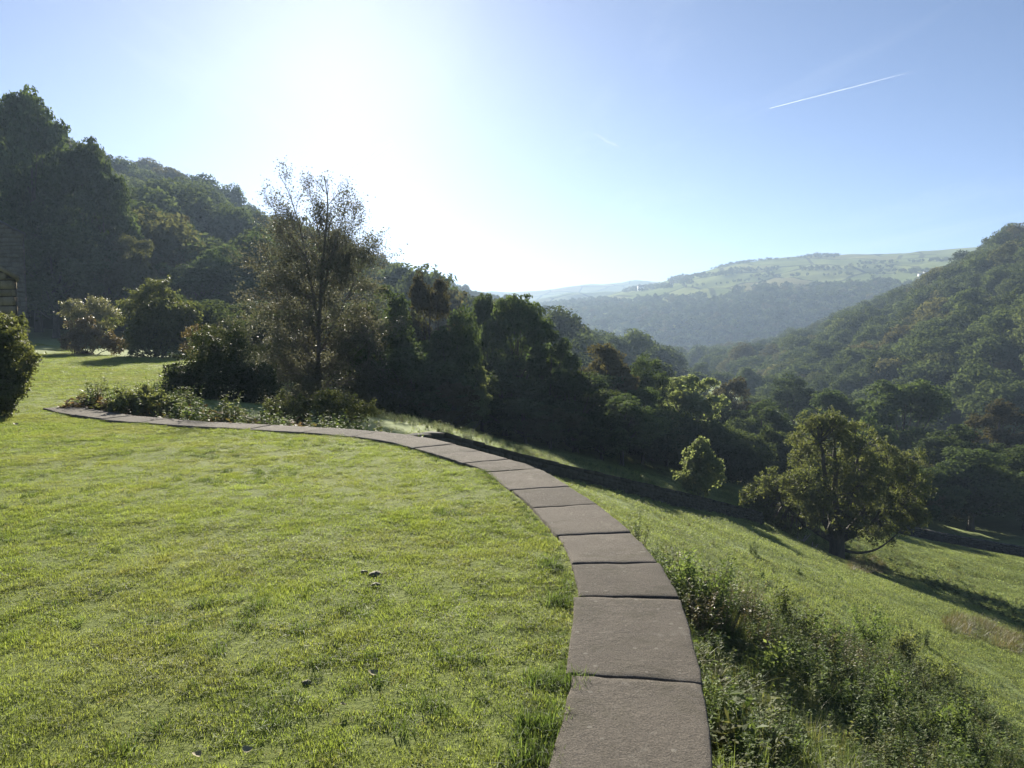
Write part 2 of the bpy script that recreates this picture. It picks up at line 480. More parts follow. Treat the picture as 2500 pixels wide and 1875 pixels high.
for a in [(1200, 1040, 17), (1200, 1029, 21.6), (1300, 1056, 23.9), (1450, 1097, 28.2), (1640, 1136, 34.7), (1560, 1120, 31.9), (1050, 992, 18.8), (1800, 1214, 38), (2212, 1220, 46), (2000, 1195, 46), (2212, 1400, 24),
          (2212, 1659, 10.5), (1800, 1659, 7.6), (1550, 1659, 5.4), (1500, 1320, 9.3), (1800, 1400, 12.8), (1400, 1200, 11), (2000, 1300, 24), (1600, 1200, 20), (2400, 1400, 27),
          (1150, 985, 24.5), (1400, 1030, 34), (1000, 925, 28), (1250, 970, 46), (1450, 1012, 48), (1600, 1062, 50), (1000, 900, 45), (1560, 1062, 42), (1900, 1150, 55), (2212, 1190, 56),
          (880, 905, 22)]:
    gc(*a)
GC += [(-2.0, 12.6, -0.75), (-3.4, 13.2, -0.55), (-5.0, 14.0, -0.4), (-7, 15.5, -0.25), (-9.5, 17, -0.1), (1.2, 2.0, -1.25), (0.9, 0, -1.2), (1.5, 4, -1.35), (1.55, 6, -1.4), (1.2, 8, -1.4), (0.6, 9.6, -1.3), (-0.6, 11.2, -1.1),
       (0, 3, -1.1), (-4, 5, -0.9), (-6, 10, -0.7), (-12, 8, -0.6), (-14, 20, -0.4), (-9.5, 24, -0.5), (-14, 32, -0.5), (-30, 30, -0.5), (-20, 45, -0.5), (-28, 60, -0.15), (-40, 62, -0.1), (-16, 40, -0.6), (-40, 10, -0.3), (-60, -20, 0), (0, -20, -1.5), (30, -20, -10),
       (-8, 33, -2.5), (-12, 38, -1.6), (-10, 50, -2.0), (-20, 62, -0.5), (-70, 60, 1), (-120, 60, 12), (-20, 90, 0), (0, 90, -8), (30, 100, -16), (60, 70, -16), (70, 20, -17), (60, 120, -18.5), (100, 180, -19.5), (40, 200, -17), (140, 60, -16),
       (120, 350, -21), (200, 700, -28), (0, 300, -14), (-150, 300, 20), (300, 300, -18), (300, 0, -14), (0, -200, 0), (-200, 0, 20), (400, 1500, -40), (1500, 1500, -40), (-1500, 1500, -20), (3000, 6000, -40), (-3000, 6000, -40),
       (0, 9000, -40), (6000, 3000, -40), (-6000, 3000, -40), (0, -3000, -20), (4000, -3000, -30), (-4000, -3000, -30)]
GCA = np.array(GC)
_D = np.linalg.norm(GCA[:, None, :2] - GCA[None, :, :2], axis=2)
_n = len(GCA)
_A = np.zeros((_n + 1, _n + 1)); _A[:_n, :_n] = _D - np.eye(_n) * 0.6; _A[:_n, _n] = 1; _A[_n, :_n] = 1
_W = np.linalg.solve(_A, np.concatenate([GCA[:, 2], [0]]))


def ground_z(x, y):
    x = np.asarray(x, float); y = np.asarray(y, float)
    sh = x.shape
    q = np.stack([x.ravel(), y.ravel()], 1)
    z = np.linalg.norm(q[:, None] - GCA[None, :, :2], axis=2) @ _W[:_n] + _W[_n]
    z = z.reshape(sh)
    r = np.hypot(x, y)
    return z + 0.05 * vnoise(x, y, 1.7, 3) * np.clip(r / 10, 0.3, 1) + 0.12 * vnoise(x, y, 6, 4) * np.clip((r - 6) / 14, 0, 1) + 0.35 * vnoise(x, y, 21, 5) * np.clip((r - 15) / 30, 0, 1)


# ground: one sheet in rings round the viewpoint, out to the horizon
rad = np.concatenate([[0.01], 0.6 * np.exp(np.linspace(0, math.log(4500 / 0.6), 230))])
NA = 360
an = np.linspace(0, 2 * math.pi, NA, endpoint=False)
GX = rad[:, None] * np.sin(an)[None]; GY = rad[:, None] * np.cos(an)[None]
GZ = ground_z(GX, GY)
i = np.arange(len(rad) - 1)[:, None] * NA; j = np.arange(NA)[None]; j2 = (j + 1) % NA
gq = np.stack([i + j, i + NA + j, i + NA + j2, i + j2], -1).reshape(-1, 4)
ground = obj('ground', mesh_np('ground', np.stack([GX, GY, GZ], -1).reshape(-1, 3), [gq], M['field'], smooth=True))
tag(ground, 'sloping green pasture below the terrace and valley floor', 'field', kind='structure')

# lawn: the terrace sheet
xs = np.arange(-60, 1.6, 0.16); ys = np.arange(-6, 67, 0.16)
LX, LY = np.meshgrid(xs, ys)
cxs = 0.5 * (LX[:-1, :-1] + LX[1:, 1:]); cys = 0.5 * (LY[:-1, :-1] + LY[1:, 1:])
keep = in_poly(cxs, cys, LAWN_POLY)
ii, jj = np.nonzero(keep); nx = len(xs)
lq = np.stack([ii * nx + jj, ii * nx + jj + 1, (ii + 1) * nx + jj + 1, (ii + 1) * nx + jj], 1)
used = np.unique(lq); remap = np.full(LX.size, -1); remap[used] = np.arange(len(used))
lv = np.stack([LX.ravel(), LY.ravel(), lawn_z(LX, LY).ravel()], 1)[used]
lawn = obj('lawn', mesh_np('lawn', lv, [remap[lq]], M['lawn'], smooth=True))
tag(lawn, 'sunlit mown lawn on the rounded terrace', 'lawn', kind='structure')


# hills -------------------------------------------------------------
class Hill:
    def __init__(s, base, crest, dz_crest, back, nu=90, nv=40, prof=1.0, rough=1.5, seed=11, kb=1.0, kc=1.0):
        base = [(a, b, d * kb) for a, b, d in base]; crest = [(a, b, d * kc) for a, b, d in crest]
        s.B = spline([at(*p) for p in base], nu); s.C = spline([at(*p) for p in crest], nu); s.C[:, 2] += dz_crest
        s.prof = prof; s.rough = rough; s.seed = seed; s.back = np.asarray(back, float)

    def P(s, u, v):
        u = np.asarray(u, float); v = np.asarray(v, float)
        k = u * (len(s.B) - 1); k0 = np.clip(np.floor(k).astype(int), 0, len(s.B) - 2); f = (k - k0)[..., None]
        b = s.B[k0] * (1 - f) + s.B[k0 + 1] * f; c = s.C[k0] * (1 - f) + s.C[k0 + 1] * f
        vc = np.clip(v, 0, 1)[..., None]; vb = np.clip(v - 1, 0, 1)[..., None]
        p = b * (1 - vc) + c * vc
        z = b[..., 2:] + (c[..., 2:] - b[..., 2:]) * vc ** s.prof
        p = np.concatenate([p[..., :2], z], -1) + vb * s.back * np.array([1, 1, 0]) + s.back * np.array([0, 0, 1]) * vb ** 1.6
        n = s.rough * (vnoise(p[..., 0], p[..., 1], s.rough * 18, s.seed) + 0.5 * vnoise(p[..., 0], p[..., 1], s.rough * 7, s.seed + 1))
        p[..., 2] += n * np.clip(vc[..., 0] * 3, 0, 1)
        return p

    def build(s, name, label, mat, nu=90, nv=46):
        u, v = np.meshgrid(np.linspace(0, 1, nu), np.linspace(-0.0, 1.8, nv))
        V = s.P(u, v)
        V[0, :, 2] -= 6
        i, j = np.meshgrid(np.arange(nv - 1), np.arange(nu - 1), indexing='ij')
        q = np.stack([i * nu + j, i * nu + j + 1, (i + 1) * nu + j + 1, (i + 1) * nu + j], -1).reshape(-1, 4)
        return tag(obj(name, mesh_np(name, V.reshape(-1, 3), [q], mat, smooth=True)), label, 'hill', kind='structure')

    def scatter(s, spacing, vmax=1.12, v0=0.0, umin=0.0, umax=1.0):
        """points at roughly even spacing over the visible face"""
        L = np.linalg.norm(np.diff(0.5 * (s.B + s.C), axis=0), axis=1).sum(); H = np.linalg.norm(s.C - s.B, axis=1).mean()
        n = int(L * H * (vmax - v0) / spacing ** 2 * 1.15)
        g = np.random.default_rng(s.seed)
        k = int(math.sqrt(n * H / L)) + 1; m = n // k + 1
        u = (np.arange(m)[None] + 0.5 * (np.arange(k) % 2)[:, None] + g.uniform(-.42, .42, (k, m))) / m
        v = v0 + (vmax - v0) * (np.arange(k)[:, None] + 0.5 + g.uniform(-.42, .42, (k, m))) / k
        u, v = u.ravel(), v.ravel()
        ok = (u > umin) & (u < umax)
        return s.P(u[ok], v[ok]), u[ok], v[ok]


right_hill = Hill([(2900, 1010, 100), (2350, 1000, 112), (2100, 980, 125), (1900, 940, 150), (1750, 890, 190), (1620, 850, 260), (1500, 812, 370)],
                  [(2900, 250, 260), (2212, 500, 380), (2120, 548, 430), (2000, 615, 500), (1900, 655, 560), (1800, 702, 620), (1700, 738, 690), (1600, 755, 750), (1480, 775, 800)],
                  -8.0, (60, 160, -70), prof=0.92, rough=1.6, seed=21, kc=0.78)
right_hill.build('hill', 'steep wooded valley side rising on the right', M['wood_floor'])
left_hill = Hill([(-300, 742, 84), (300, 738, 84), (600, 790, 84), (900, 880, 84), (1150, 880, 112), (1300, 850, 150), (1450, 832, 210)],
                 [(-300, 120, 210), (250, 352, 300), (400, 405, 350), (500, 458, 400), (600, 500, 450), (760, 575, 520), (900, 640, 520), (1050, 700, 520), (1200, 765, 520), (1330, 805, 520), (1480, 835, 520)],
                 -8.0, (-60, 160, -60), prof=0.95, rough=1.6, seed=31, kc=0.85)
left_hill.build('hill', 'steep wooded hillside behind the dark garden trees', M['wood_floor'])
ridge = Hill([(600, 800, 480), (1000, 800, 520), (1250, 800, 600), (1420, 800, 700), (1520, 800, 800)],
             [(560, 520, 800), (800, 558, 850), (900, 585, 880), (1000, 612, 920), (1090, 640, 950), (1180, 668, 960), (1260, 712, 960), (1360, 757, 960), (1500, 800, 960)],
             -8.0, (-60, 180, -55), prof=0.9, rough=2, seed=41, kb=0.6, kc=0.6)
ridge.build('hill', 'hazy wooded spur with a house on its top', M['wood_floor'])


def fields_mat():
    m, nt, b = new_mat('far_fields')
    p = pos(nt)
    mp = nd(nt, 'ShaderNodeMapping'); mp.inputs['Scale'].default_value = (0.013, 0.0085, 0.0); mp.inputs['Rotation'].default_value = (0, 0, R(14)); nt.links.new(p, mp.inputs[0])
    vo = nd(nt, 'ShaderNodeTexVoronoi'); vo.inputs['Scale'].default_value = 1; vo.inputs['Randomness'].default_value = 0.75; nt.links.new(mp.outputs[0], vo.inputs['Vector'])
    sp = nd(nt, 'ShaderNodeSeparateColor'); nt.links.new(vo.outputs['Color'], sp.inputs[0])
    c = ramp(nt, sp.outputs[0], [(0.0, (0.15, 0.19, 0.06)), (0.45, (0.22, 0.26, 0.085)), (0.75, (0.26, 0.28, 0.10)), (1.0, (0.24, 0.21, 0.10))])
    ve = nd(nt, 'ShaderNodeTexVoronoi', feature='DISTANCE_TO_EDGE'); ve.inputs['Scale'].default_value = 1; ve.inputs['Randomness'].default_value = 0.75; nt.links.new(mp.outputs[0], ve.inputs['Vector'])
    mr = nd(nt, 'ShaderNodeMapRange'); mr.inputs[1].default_value = 0.016; mr.inputs[2].default_value = 0.03; mr.inputs[3].default_value = 1; mr.inputs[4].default_value = 0
    nt.links.new(ve.outputs['Distance'], mr.inputs[0])
    c = mixc(nt, mr.outputs[0], c, (0.04, 0.045, 0.025))
    c = mixc(nt, 0.35, c, ramp(nt, noise(nt, 0.02, 6, p, 0.65), [(0.35, (0.10, 0.12, 0.05)), (0.65, (0.25, 0.27, 0.10))]))
    nt.links.new(c, b.inputs['Base Color']); b.inputs['Roughness'].default_value = 1; b.inputs['Specular IOR Level'].default_value = 0
    return m


M['far_fields'] = fields_mat()
far_hill = Hill([(900, 770, 1300), (1250, 775, 1300), (1500, 790, 1250), (1800, 770, 1200), (2100, 700, 1150), (2500, 690, 1100)],
                [(1000, 690, 2500), (1250, 650, 2400), (1370, 622, 2350), (1450, 605, 2300), (1530, 582, 2250), (1620, 566, 2200), (1780, 552, 2150), (1950, 547, 2150), (2110, 536, 2150), (2500, 515, 2150)],
                0.0, (50, 450, -80), prof=0.62, rough=3, seed=51, kb=0.5, kc=0.5)
far_hill.build('hill', 'far green hill of walled fields above hazy woods', M['far_fields'], 140, 70)
dist_hill = Hill([(900, 700, 2900), (1200, 700, 2900), (1600, 690, 2900), (2000, 690, 2900)],
                 [(700, 640, 4000), (1100, 630, 4000), (1160, 626, 4000), (1250, 616, 4000), (1330, 610, 4000), (1400, 609, 4000), (1600, 606, 4000), (2100, 600, 4000)],
                 0.0, (0, 900, -100), prof=1.0, rough=4, seed=61, kb=0.5, kc=0.5)
dist_hill.build('hill', 'pale blue moorland ridge on the horizon', M['far_fields'])
mid_hill = Hill([(1000, 700, 2450), (1200, 700, 2450), (1500, 690, 2450)],
                [(1000, 660, 2800), (1160, 646, 2800), (1230, 634, 2800), (1290, 630, 2800), (1370, 628, 2800), (1600, 620, 2800)],
                0.0, (0, 450, -80), prof=1.0, rough=4, seed=71, kb=0.5, kc=0.5)
mid_hill.build('hill', 'hazy blue hill in front of the moorland ridge', M['far_fields'])

# ------------------------------------------------------------------ haze: the morning air in the valley
hz = MB(); hz.box((0, 1000, 45), (9600, 9600, 230))
hm = bpy.data.materials.new('haze'); hm.use_nodes = True
hn = hm.node_tree; hn.nodes.remove(hn.nodes['Principled BSDF'])
pv = hn.nodes.new('ShaderNodeVolumePrincipled')
pv.inputs['Color'].default_value = (0.34, 0.455, 0.62, 1)
pv.inputs['Density'].default_value = 0.00050
pv.inputs['Anisotropy'].default_value = 0.32
hn.links.new(pv.outputs[0], hn.nodes['Material Output'].inputs['Volume'])
haze = obj('haze', hz.mesh('haze', hm))
tag(haze, 'thin blue morning haze filling the valley', 'haze', kind='stuff')

# ------------------------------------------------------------------ scatter by geometry nodes (only for uncountable stuff)
SRC = bpy.data.collections.new('scatter_sources')


def scatter(name, pts, sources, rz, sc, label, cat, tilt=None, parent=None):
    pts = np.asarray(pts, float); n = len(pts)
    me = bpy.data.meshes.new(name)
    me.vertices.add(n); me.vertices.foreach_set('co', np.ascontiguousarray(pts, np.float32).ravel())
    tilt = np.zeros((n, 2)) if tilt is None else tilt
    rot = np.concatenate([tilt, np.asarray(rz)[:, None]], 1)
    a = me.attributes.new('rot', 'FLOAT_VECTOR', 'POINT'); a.data.foreach_set('vector', np.ascontiguousarray(rot, np.float32).ravel())
    sc = np.asarray(sc, float)
    if sc.ndim == 1: sc = np.stack([sc] * 3, 1)
    a = me.attributes.new('siz', 'FLOAT_VECTOR', 'POINT'); a.data.foreach_set('vector', np.ascontiguousarray(sc, np.float32).ravel())
    a = me.attributes.new('pick', 'INT', 'POINT'); a.data.foreach_set('value', rng.integers(0, len(sources), n).astype(np.int32))
    coll = bpy.data.collections.new(name + '_sources')
    for s_ in sources: coll.objects.link(s_)
    o = obj(name, me, parent)
    ng = bpy.data.node_groups.new(name, 'GeometryNodeTree')
    ng.interface.new_socket('Geometry', in_out='INPUT', socket_type='NodeSocketGeometry')
    ng.interface.new_socket('Geometry', in_out='OUTPUT', socket_type='NodeSocketGeometry')
    gi = ng.nodes.new('NodeGroupInput'); go = ng.nodes.new('NodeGroupOutput')
    ci = ng.nodes.new('GeometryNodeCollectionInfo'); ci.inputs[0].default_value = coll; ci.inputs['Separate Children'].default_value = True; ci.inputs['Reset Children'].default_value = True
    ip = ng.nodes.new('GeometryNodeInstanceOnPoints'); ip.inputs['Pick Instance'].default_value = True

    def na(nm, t):
        k = ng.nodes.new('GeometryNodeInputNamedAttribute'); k.data_type = t; k.inputs[0].default_value = nm; return k.outputs[0]
    ng.links.new(gi.outputs[0], ip.inputs['Points']); ng.links.new(ci.outputs[0], ip.inputs['Instance'])
    ng.links.new(na('pick', 'INT'), ip.inputs['Instance Index'])
    ng.links.new(na('rot', 'FLOAT_VECTOR'), ip.inputs['Rotation']); ng.links.new(na('siz', 'FLOAT_VECTOR'), ip.inputs['Scale'])
    ng.links.new(ip.outputs[0], go.inputs[0])
    md = o.modifiers.new('scatter', 'NODES'); md.node_group = ng
    return tag(o, label, cat, kind='stuff')


# ------------------------------------------------------------------ trees
def lobes_broadleaf(g, n, H, Rc, zb=0.30, rl=(0.22, 0.42)):
    """lobe centres on an uneven egg-shaped crown; H height, Rc crown radius"""
    c = np.array([0, 0, H * (zb + 1) / 2]); r = np.array([Rc, Rc, H * (1 - zb) / 2])
    d = nrm(g.normal(size=(n, 3))); d[:, 2] = d[:, 2] * 0.9 + 0.1
    k = g.uniform(0.45, 0.80, (n, 1))
    lr = g.uniform(*rl, n) * Rc
    P = c + d * r * k
    P[:, :2] *= np.clip(1.15 - 0.45 * np.clip((P[:, 2:] / H - 0.55) / 0.45, 0, 1), 0.5, 1.2)
    return P, lr


def crown_leaves(g, LP, LR, n, squash=0.85, inner=0.12, up=0.25):
    w = LR ** 2; k = g.choice(len(LP), n, p=w / w.sum())
    d = nrm(g.normal(size=(n, 3)))
    low = (d[:, 2] < -0.3) & (g.random(n) < 0.6); d[low, 2] *= -1
    rr = np.where(g.random(n) < inner, g.random(n) ** 0.5, 0.72 + 0.36 * g.random(n) ** 1.3)
    sub = 1 + 0.16 * np.sin(d[:, 0] * 7 + k * 1.7) * np.sin(d[:, 1] * 6 + k) + 0.1 * np.sin(d[:, 2] * 9 + k * 0.7)
    P = LP[k] + d * (LR[k] * rr * sub)[:, None] * np.array([1, 1, squash])
    N = d * 0.8 + g.normal(size=(n, 3)) * 0.55 + np.array([0, 0, up])
    tint = np.clip(0.5 * g.random(n) + 0.35 * (np.sin(k * 12.9898) * 0.5 + 0.5) + 0.15 * (d[:, 2] * 0.5 + 0.5), 0, 1)
    return P, N, tint


def limbs(mb, g, LP, H, tr, n_limb, z0=0.12, z1=0.75, sides=5, bend=0.15):
    top = np.array([g.normal() * 0.03 * H, g.normal() * 0.03 * H, H * z1])
    t = np.linspace(0, 1, 9)[:, None]
    tp = top * t + np.array([1, 0.6, 0]) * np.sin(t * 5) * 0.012 * H
    tp[:, 2] = (top[2]) * t[:, 0]
    rad_ = tr * (1 - t[:, 0] * 0.85); rad_[0] *= 1.45
    mb.tube(tp, rad_, sides + 2)
    for q in g.choice(len(LP), min(n_limb, len(LP)), replace=False):
        e = LP[q]; zs = np.clip(e[2] * g.uniform(0.35, 0.65), H * z0, H * z1 * 0.95)
        s0 = np.array([np.interp(zs, tp[:, 2], tp[:, 0]), np.interp(zs, tp[:, 2], tp[:, 1]), zs])
        t2 = np.linspace(0, 1, 6)[:, None]
        p = s0 + (e - s0) * t2 + np.array([0, 0, 1]) * np.sin(t2 * math.pi) * -bend * np.linalg.norm(e - s0) * 0.5 + g.normal(size=(6, 3)) * 0.012 * H * t2
        r0 = tr * 0.45 * (1 - zs / H * 0.6)
        mb.tube(p, r0 * (1 - 0.8 * t2[:, 0]), sides)


def tree_variant(seed, H, Rc, nl, nleaf, lsize, mat, zb=0.3, asp=0.6, rl=(0.22, 0.42), tr=None, n_limb=10, bark='bark', sub=0):
    g = np.random.default_rng(seed)
    LP, LR = lobes_broadleaf(g, nl, H, Rc, zb, rl)
    if sub:
        d = nrm(g.normal(size=(nl, sub, 3))); d[..., 2] = np.abs(d[..., 2]) * 0.8 + d[..., 2] * 0.2
        P2 = (LP[:, None] + d * LR[:, None, None] * 0.8).reshape(-1, 3); R2 = (LR[:, None] * g.uniform(0.3, 0.6, (nl, sub))).ravel()
        LPa = np.concatenate([LP, P2]); LRa = np.concatenate([LR * 0.8, R2])
    else:
        LPa, LRa = LP, LR
    P, N, tint = crown_leaves(g, LPa, LRa, nleaf)
    cm = leaf_mesh('crown', P, N, lsize * g.uniform(0.7, 1.3, nleaf), asp, M[mat], tint, g=g)
    mb = MB(); limbs(mb, g, LP, H, tr or H * 0.022, n_limb)
    return cm, mb.mesh('trunk', M[bark], True), P


HILLV = [tree_variant(100 + k, 10, 3.9 + 0.35 * (k % 3), 30, 3400, 0.50, 'hill_leaf', 0.15, n_limb=5, sub=0) for k in range(6)]
WOODV = [tree_variant(200 + k, 12, 4.1 + 0.3 * (k % 3), 34, 18000, 0.30, 'wood_leaf', 0.02, rl=(0.2, 0.36), n_limb=14, sub=6) for k in range(5)]
BROWNV = [tree_variant(300 + k, 12, 4.0, 34, 16000, 0.30, 'brown_leaf', 0.04, rl=(0.2, 0.36), n_limb=14, sub=6) for k in range(2)]
PALEV = [tree_variant(400 + k, 12, 3.4, 30, 15000, 0.28, 'sunlit_leaf', -0.08, rl=(0.18, 0.34), n_limb=22, sub=6, bark='pale_bark') for k in range(2)]
LODV = [tree_variant(500 + k, 10, 4.4, 16, 420, 1.25, 'hill_leaf', 0.12, n_limb=2) for k in range(5)]
LOD_SRC = []
for k, (cm, tm, _) in enumerate(LODV):
    o = bpy.data.objects.new('hill_tree_source', cm); LOD_SRC.append(o)
HILL_SRC = [bpy.data.objects.new('hill_crown_source', v[0]) for v in HILLV]


def place_tree(name, var, loc, H, W, label, cat='tree', group=None, rz=None, base_h=12.0, base_r=4.1, sy=None):
    """H height, W crown radius"""
    rz = random.uniform(0, 6.28) if rz is None else rz
    t = thing(name, label, cat, loc, group, rz, (W / base_r, (sy or W) / base_r, H / base_h))
    o = obj('trunk', var[1], t); c = obj('crown', var[0], t)
    return t


def tree_px(name, var, px, top, hw, d, label, group=None, base_h=12.0, base_r=4.1, lift=0.0):
    tp = at(px, top, d)
    x = tp[0]; gz = float(ground_z(np.array([x]), np.array([d]))[0]) + lift - 0.15
    hz_ = terrain_max(x, d)
    gz = max(gz, hz_ - 0.3)
    H = max(tp[2] - gz, 2.5)
    W = hw * PK / FPX * d
    return place_tree(name, var, (x, d, gz), H, W, label, 'tree', group, base_h=base_h, base_r=base_r)


def hill_grid(h):
    u, v = np.meshgrid(np.linspace(0, 1, 80), np.linspace(0, 1.5, 80))
    return h.P(u, v).reshape(-1, 3)


_HG = [hill_grid(h) for h in (left_hill, right_hill)]


def terrain_max(x, y):
    z = -99
    for g_ in _HG:
        dd = np.hypot(g_[:, 0] - x, g_[:, 1] - y); k = dd.argmin()
        if dd[k] < 7: z = max(z, g_[k, 2])
    return z


WOOD = 'trees of the dark wood beyond the pasture'
wood = [
    # px, crown top, half width, depth, variant list, label
    (825, 600, 85, 66, WOODV, 'dark wood tree just right of the tall birch'),
    (920, 570, 72, 82, BROWNV, 'russet-topped tree rising above the dark wood'),
    (985, 655, 62, 64, WOODV, 'dark wood tree left of the tallest pointed pair'),
    (1052, 622, 58, 70, WOODV, 'left of the two tallest trees at the wood edge'),
    (1125, 612, 88, 63, WOODV, 'tallest dark tree with rounded crown at the wood edge'),
    (1190, 700, 66, 60, WOODV, 'dark tree on the falling right shoulder of the wood'),
    (1312, 722, 78, 76, BROWNV, 'bronze-brown tree below the hazy valley gap'),
    (1392, 760, 55, 80, WOODV, 'small round-topped tree left of the pale ash'),
    (1245, 795, 90, 58, WOODV, 'broad dark tree under the sloping shoulder'),
    (900, 735, 105, 56, WOODV, 'dark spreading tree in shade behind the birch'),
    (1090, 790, 105, 56, WOODV, 'dark spreading tree behind the pale willow'),
    (1345, 850, 85, 58, WOODV, 'dark tree beside the shaded pasture corner'),
    (1190, 870, 70, 53, WOODV, 'low dark tree at the shaded pasture edge'),
    (980, 830, 70, 52, WOODV, 'low shaded tree left of the pale willow'),
    (760, 640, 80, 60, WOODV, 'dark tree hidden partly behind the birch crown'),
    (655, 520, 75, 70, WOODV, 'green tree whose top meets the birch on its left'),
    (565, 500, 75, 76, WOODV, 'green tree between birch and the russet hillside tree'),
    (465, 520, 70, 68, WOODV, 'dark tree above the garden dome bush'),
    (370, 445, 68, 84, BROWNV, 'russet tree on the slope beside the great dark trees'),
    (600, 640, 110, 52, WOODV, 'dark low tree directly behind the birch'),
    (470, 640, 100, 48, WOODV, 'dark low tree behind the garden shrubs'),
]
for k, (px, top, hw, d, var, lab) in enumerate(wood):
    if px > 1010: d = 38 + (d - 52) * 0.55
    elif px > 780: d = 33 + (d - 52) * 0.3
    elif px < 700: d = d + 14
    tree_px('woodland_tree', var[k % len(var)], px, top, hw, d, lab, WOOD)
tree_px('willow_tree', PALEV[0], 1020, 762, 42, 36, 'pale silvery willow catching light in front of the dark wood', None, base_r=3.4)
great = [
    (-40, 190, 140, 82, 'great dark tree cut by the left photo edge'),
    (60, 172, 105, 80, 'highest crown of the great dark trees above the lawn'),
    (165, 262, 95, 78, 'second great dark tree with a stepped rounded top'),
    (225, 360, 85, 79, 'great dark tree on the right flank of the group'),
    (285, 500, 60, 74, 'lowest of the great dark trees with sunlit right edge'),
    (110, 470, 110, 72, 'dark tree filling the shade behind the stone buildings'),
    (0, 420, 100, 73, 'dark tree directly behind the stone outbuilding'),
]
for k, (px, top, hw, d, lab) in enumerate(great):
    tree_px('broadleaf_tree', WOODV[(k + 2) % 5], px, top, hw, d, lab, 'great dark trees left of the lawn')
valley = [
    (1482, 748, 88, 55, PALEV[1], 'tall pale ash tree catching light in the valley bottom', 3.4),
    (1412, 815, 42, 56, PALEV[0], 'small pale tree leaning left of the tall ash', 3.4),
    (1585, 800, 66, 90, BROWNV[0], 'bronze tree in the valley right of the tall ash', 4.1),
    (1560, 850, 62, 74, WOODV[0], 'green tree behind the tall ash, lower right', 4.1),
    (1650, 862, 70, 72, WOODV[1], 'dark round tree beyond the field ash, to its upper left', 4.1),
    (1720, 805, 66, 110, WOODV[2], 'dark tree deep in the valley with a rounded top', 4.1),
    (1795, 832, 72, 88, WOODV[3], 'dark flat-topped tree above the field ash crown', 4.1),
    (1945, 800, 105, 84, WOODV[4], 'large olive tree on the far bank above the field ash', 4.1),
    (2055, 905, 95, 70, WOODV[0], 'dark valley tree right of the field ash', 4.1),
    (2165, 850, 85, 84, BROWNV[1], 'brownish tree on the far bank near the photo edge', 4.1),
    (2105, 960, 110, 62, WOODV[1], 'black-green tree shading the lower field corner', 4.1),
    (2225, 950, 100, 64, WOODV[2], 'black-green tree cut by the right photo edge', 4.1),
    (1990, 1000, 80, 58, WOODV[3], 'low dark tree against the lower field edge', 4.1),
    (1700, 960, 75, 66, WOODV[4], 'dark tree in shade between small tree and field ash', 4.1),
    (1600, 930, 60, 62, WOODV[1], 'dark tree in shade above the small round tree', 4.1),
    (1420, 900, 70, 60, WOODV[2], 'dark tree under the tall ash at the shaded field', 4.1),
    (1880, 880, 70, 66, WOODV[0], 'dark tree directly behind the field ash', 4.1),
]
for px, top, hw, d, var, lab, br in valley:
    tree_px('valley_tree', var, px, top, hw, d, lab, 'trees in the valley bottom', base_r=br)

gw = np.random.default_rng(15)
deep = [(880, 660, 80, 74), (960, 720, 80, 66), (1030, 700, 80, 76), (1160, 740, 80, 70), (1260, 780, 70, 72), (1090, 700, 80, 74), (1310, 800, 70, 68), (840, 700, 80, 60), (930, 800, 75, 50), (1140, 850, 75, 51),
        (1300, 870, 75, 55), (1390, 830, 60, 66), (740, 700, 85, 56), (540, 600, 90, 60), (420, 560, 90, 62), (350, 560, 80, 64), (1040, 830, 70, 53), (860, 810, 70, 50), (1240, 890, 60, 54), (1470, 905, 55, 84), (1535, 925, 50, 88), (1440, 950, 48, 76), (1575, 960, 45, 90), (1500, 930, 50, 96)]  # trees ending this list are added to shade the gap behind the wall
for k, (px, top, hw, d) in enumerate(deep):
    if px > 1000: d = 38 + (d - 50) * 0.6
    elif px > 780: d = 34 + (d - 50) * 0.35
    elif px < 600: d = d + 16
    tree_px('woodland_tree', WOODV[k % 5], px, top, hw, d, 'dark tree lost among its neighbours in the shaded wood', WOOD)
ux_ = gw.uniform(-22, 22, 800); uy_ = gw.uniform(37, 78, 800)
uz_ = np.maximum(ground_z(ux_, uy_), np.array([terrain_max(a, b) for a, b in zip(ux_, uy_)]))
upx, upy = proj(np.stack([ux_, uy_, uz_], 1))
okk = ((upx < 1640) & (upx > 300) & (uy_ > 41 + 0.35 * np.clip(ux_, 0, 99) + 0.12 * np.clip(-ux_, 0, 99))) 
scatter('undergrowth', np.stack([ux_, uy_, uz_], 1)[okk], HILL_SRC, gw.uniform(0, 6.28, okk.sum()), gw.uniform(0.22, 0.42, okk.sum()), 'dark bushes filling the foot of the wood', 'undergrowth')
ux_ = gw.uniform(18, 75, 420); uy_ = gw.uniform(52, 110, 420)
uz_ = ground_z(ux_, uy_)
okk = uy_ > 56 + 0.05 * ux_
scatter('undergrowth', np.stack([ux_, uy_, uz_], 1)[okk], HILL_SRC, gw.uniform(0, 6.28, okk.sum()), gw.uniform(0.25, 0.55, okk.sum()), 'dark bushes between the valley-bottom trees', 'undergrowth')

# hillside trees: the nearest as individuals, the rest as woodland
RP, ru, rv = right_hill.scatter(9.2)
LPs, lu, lvv = left_hill.scatter(9.4)
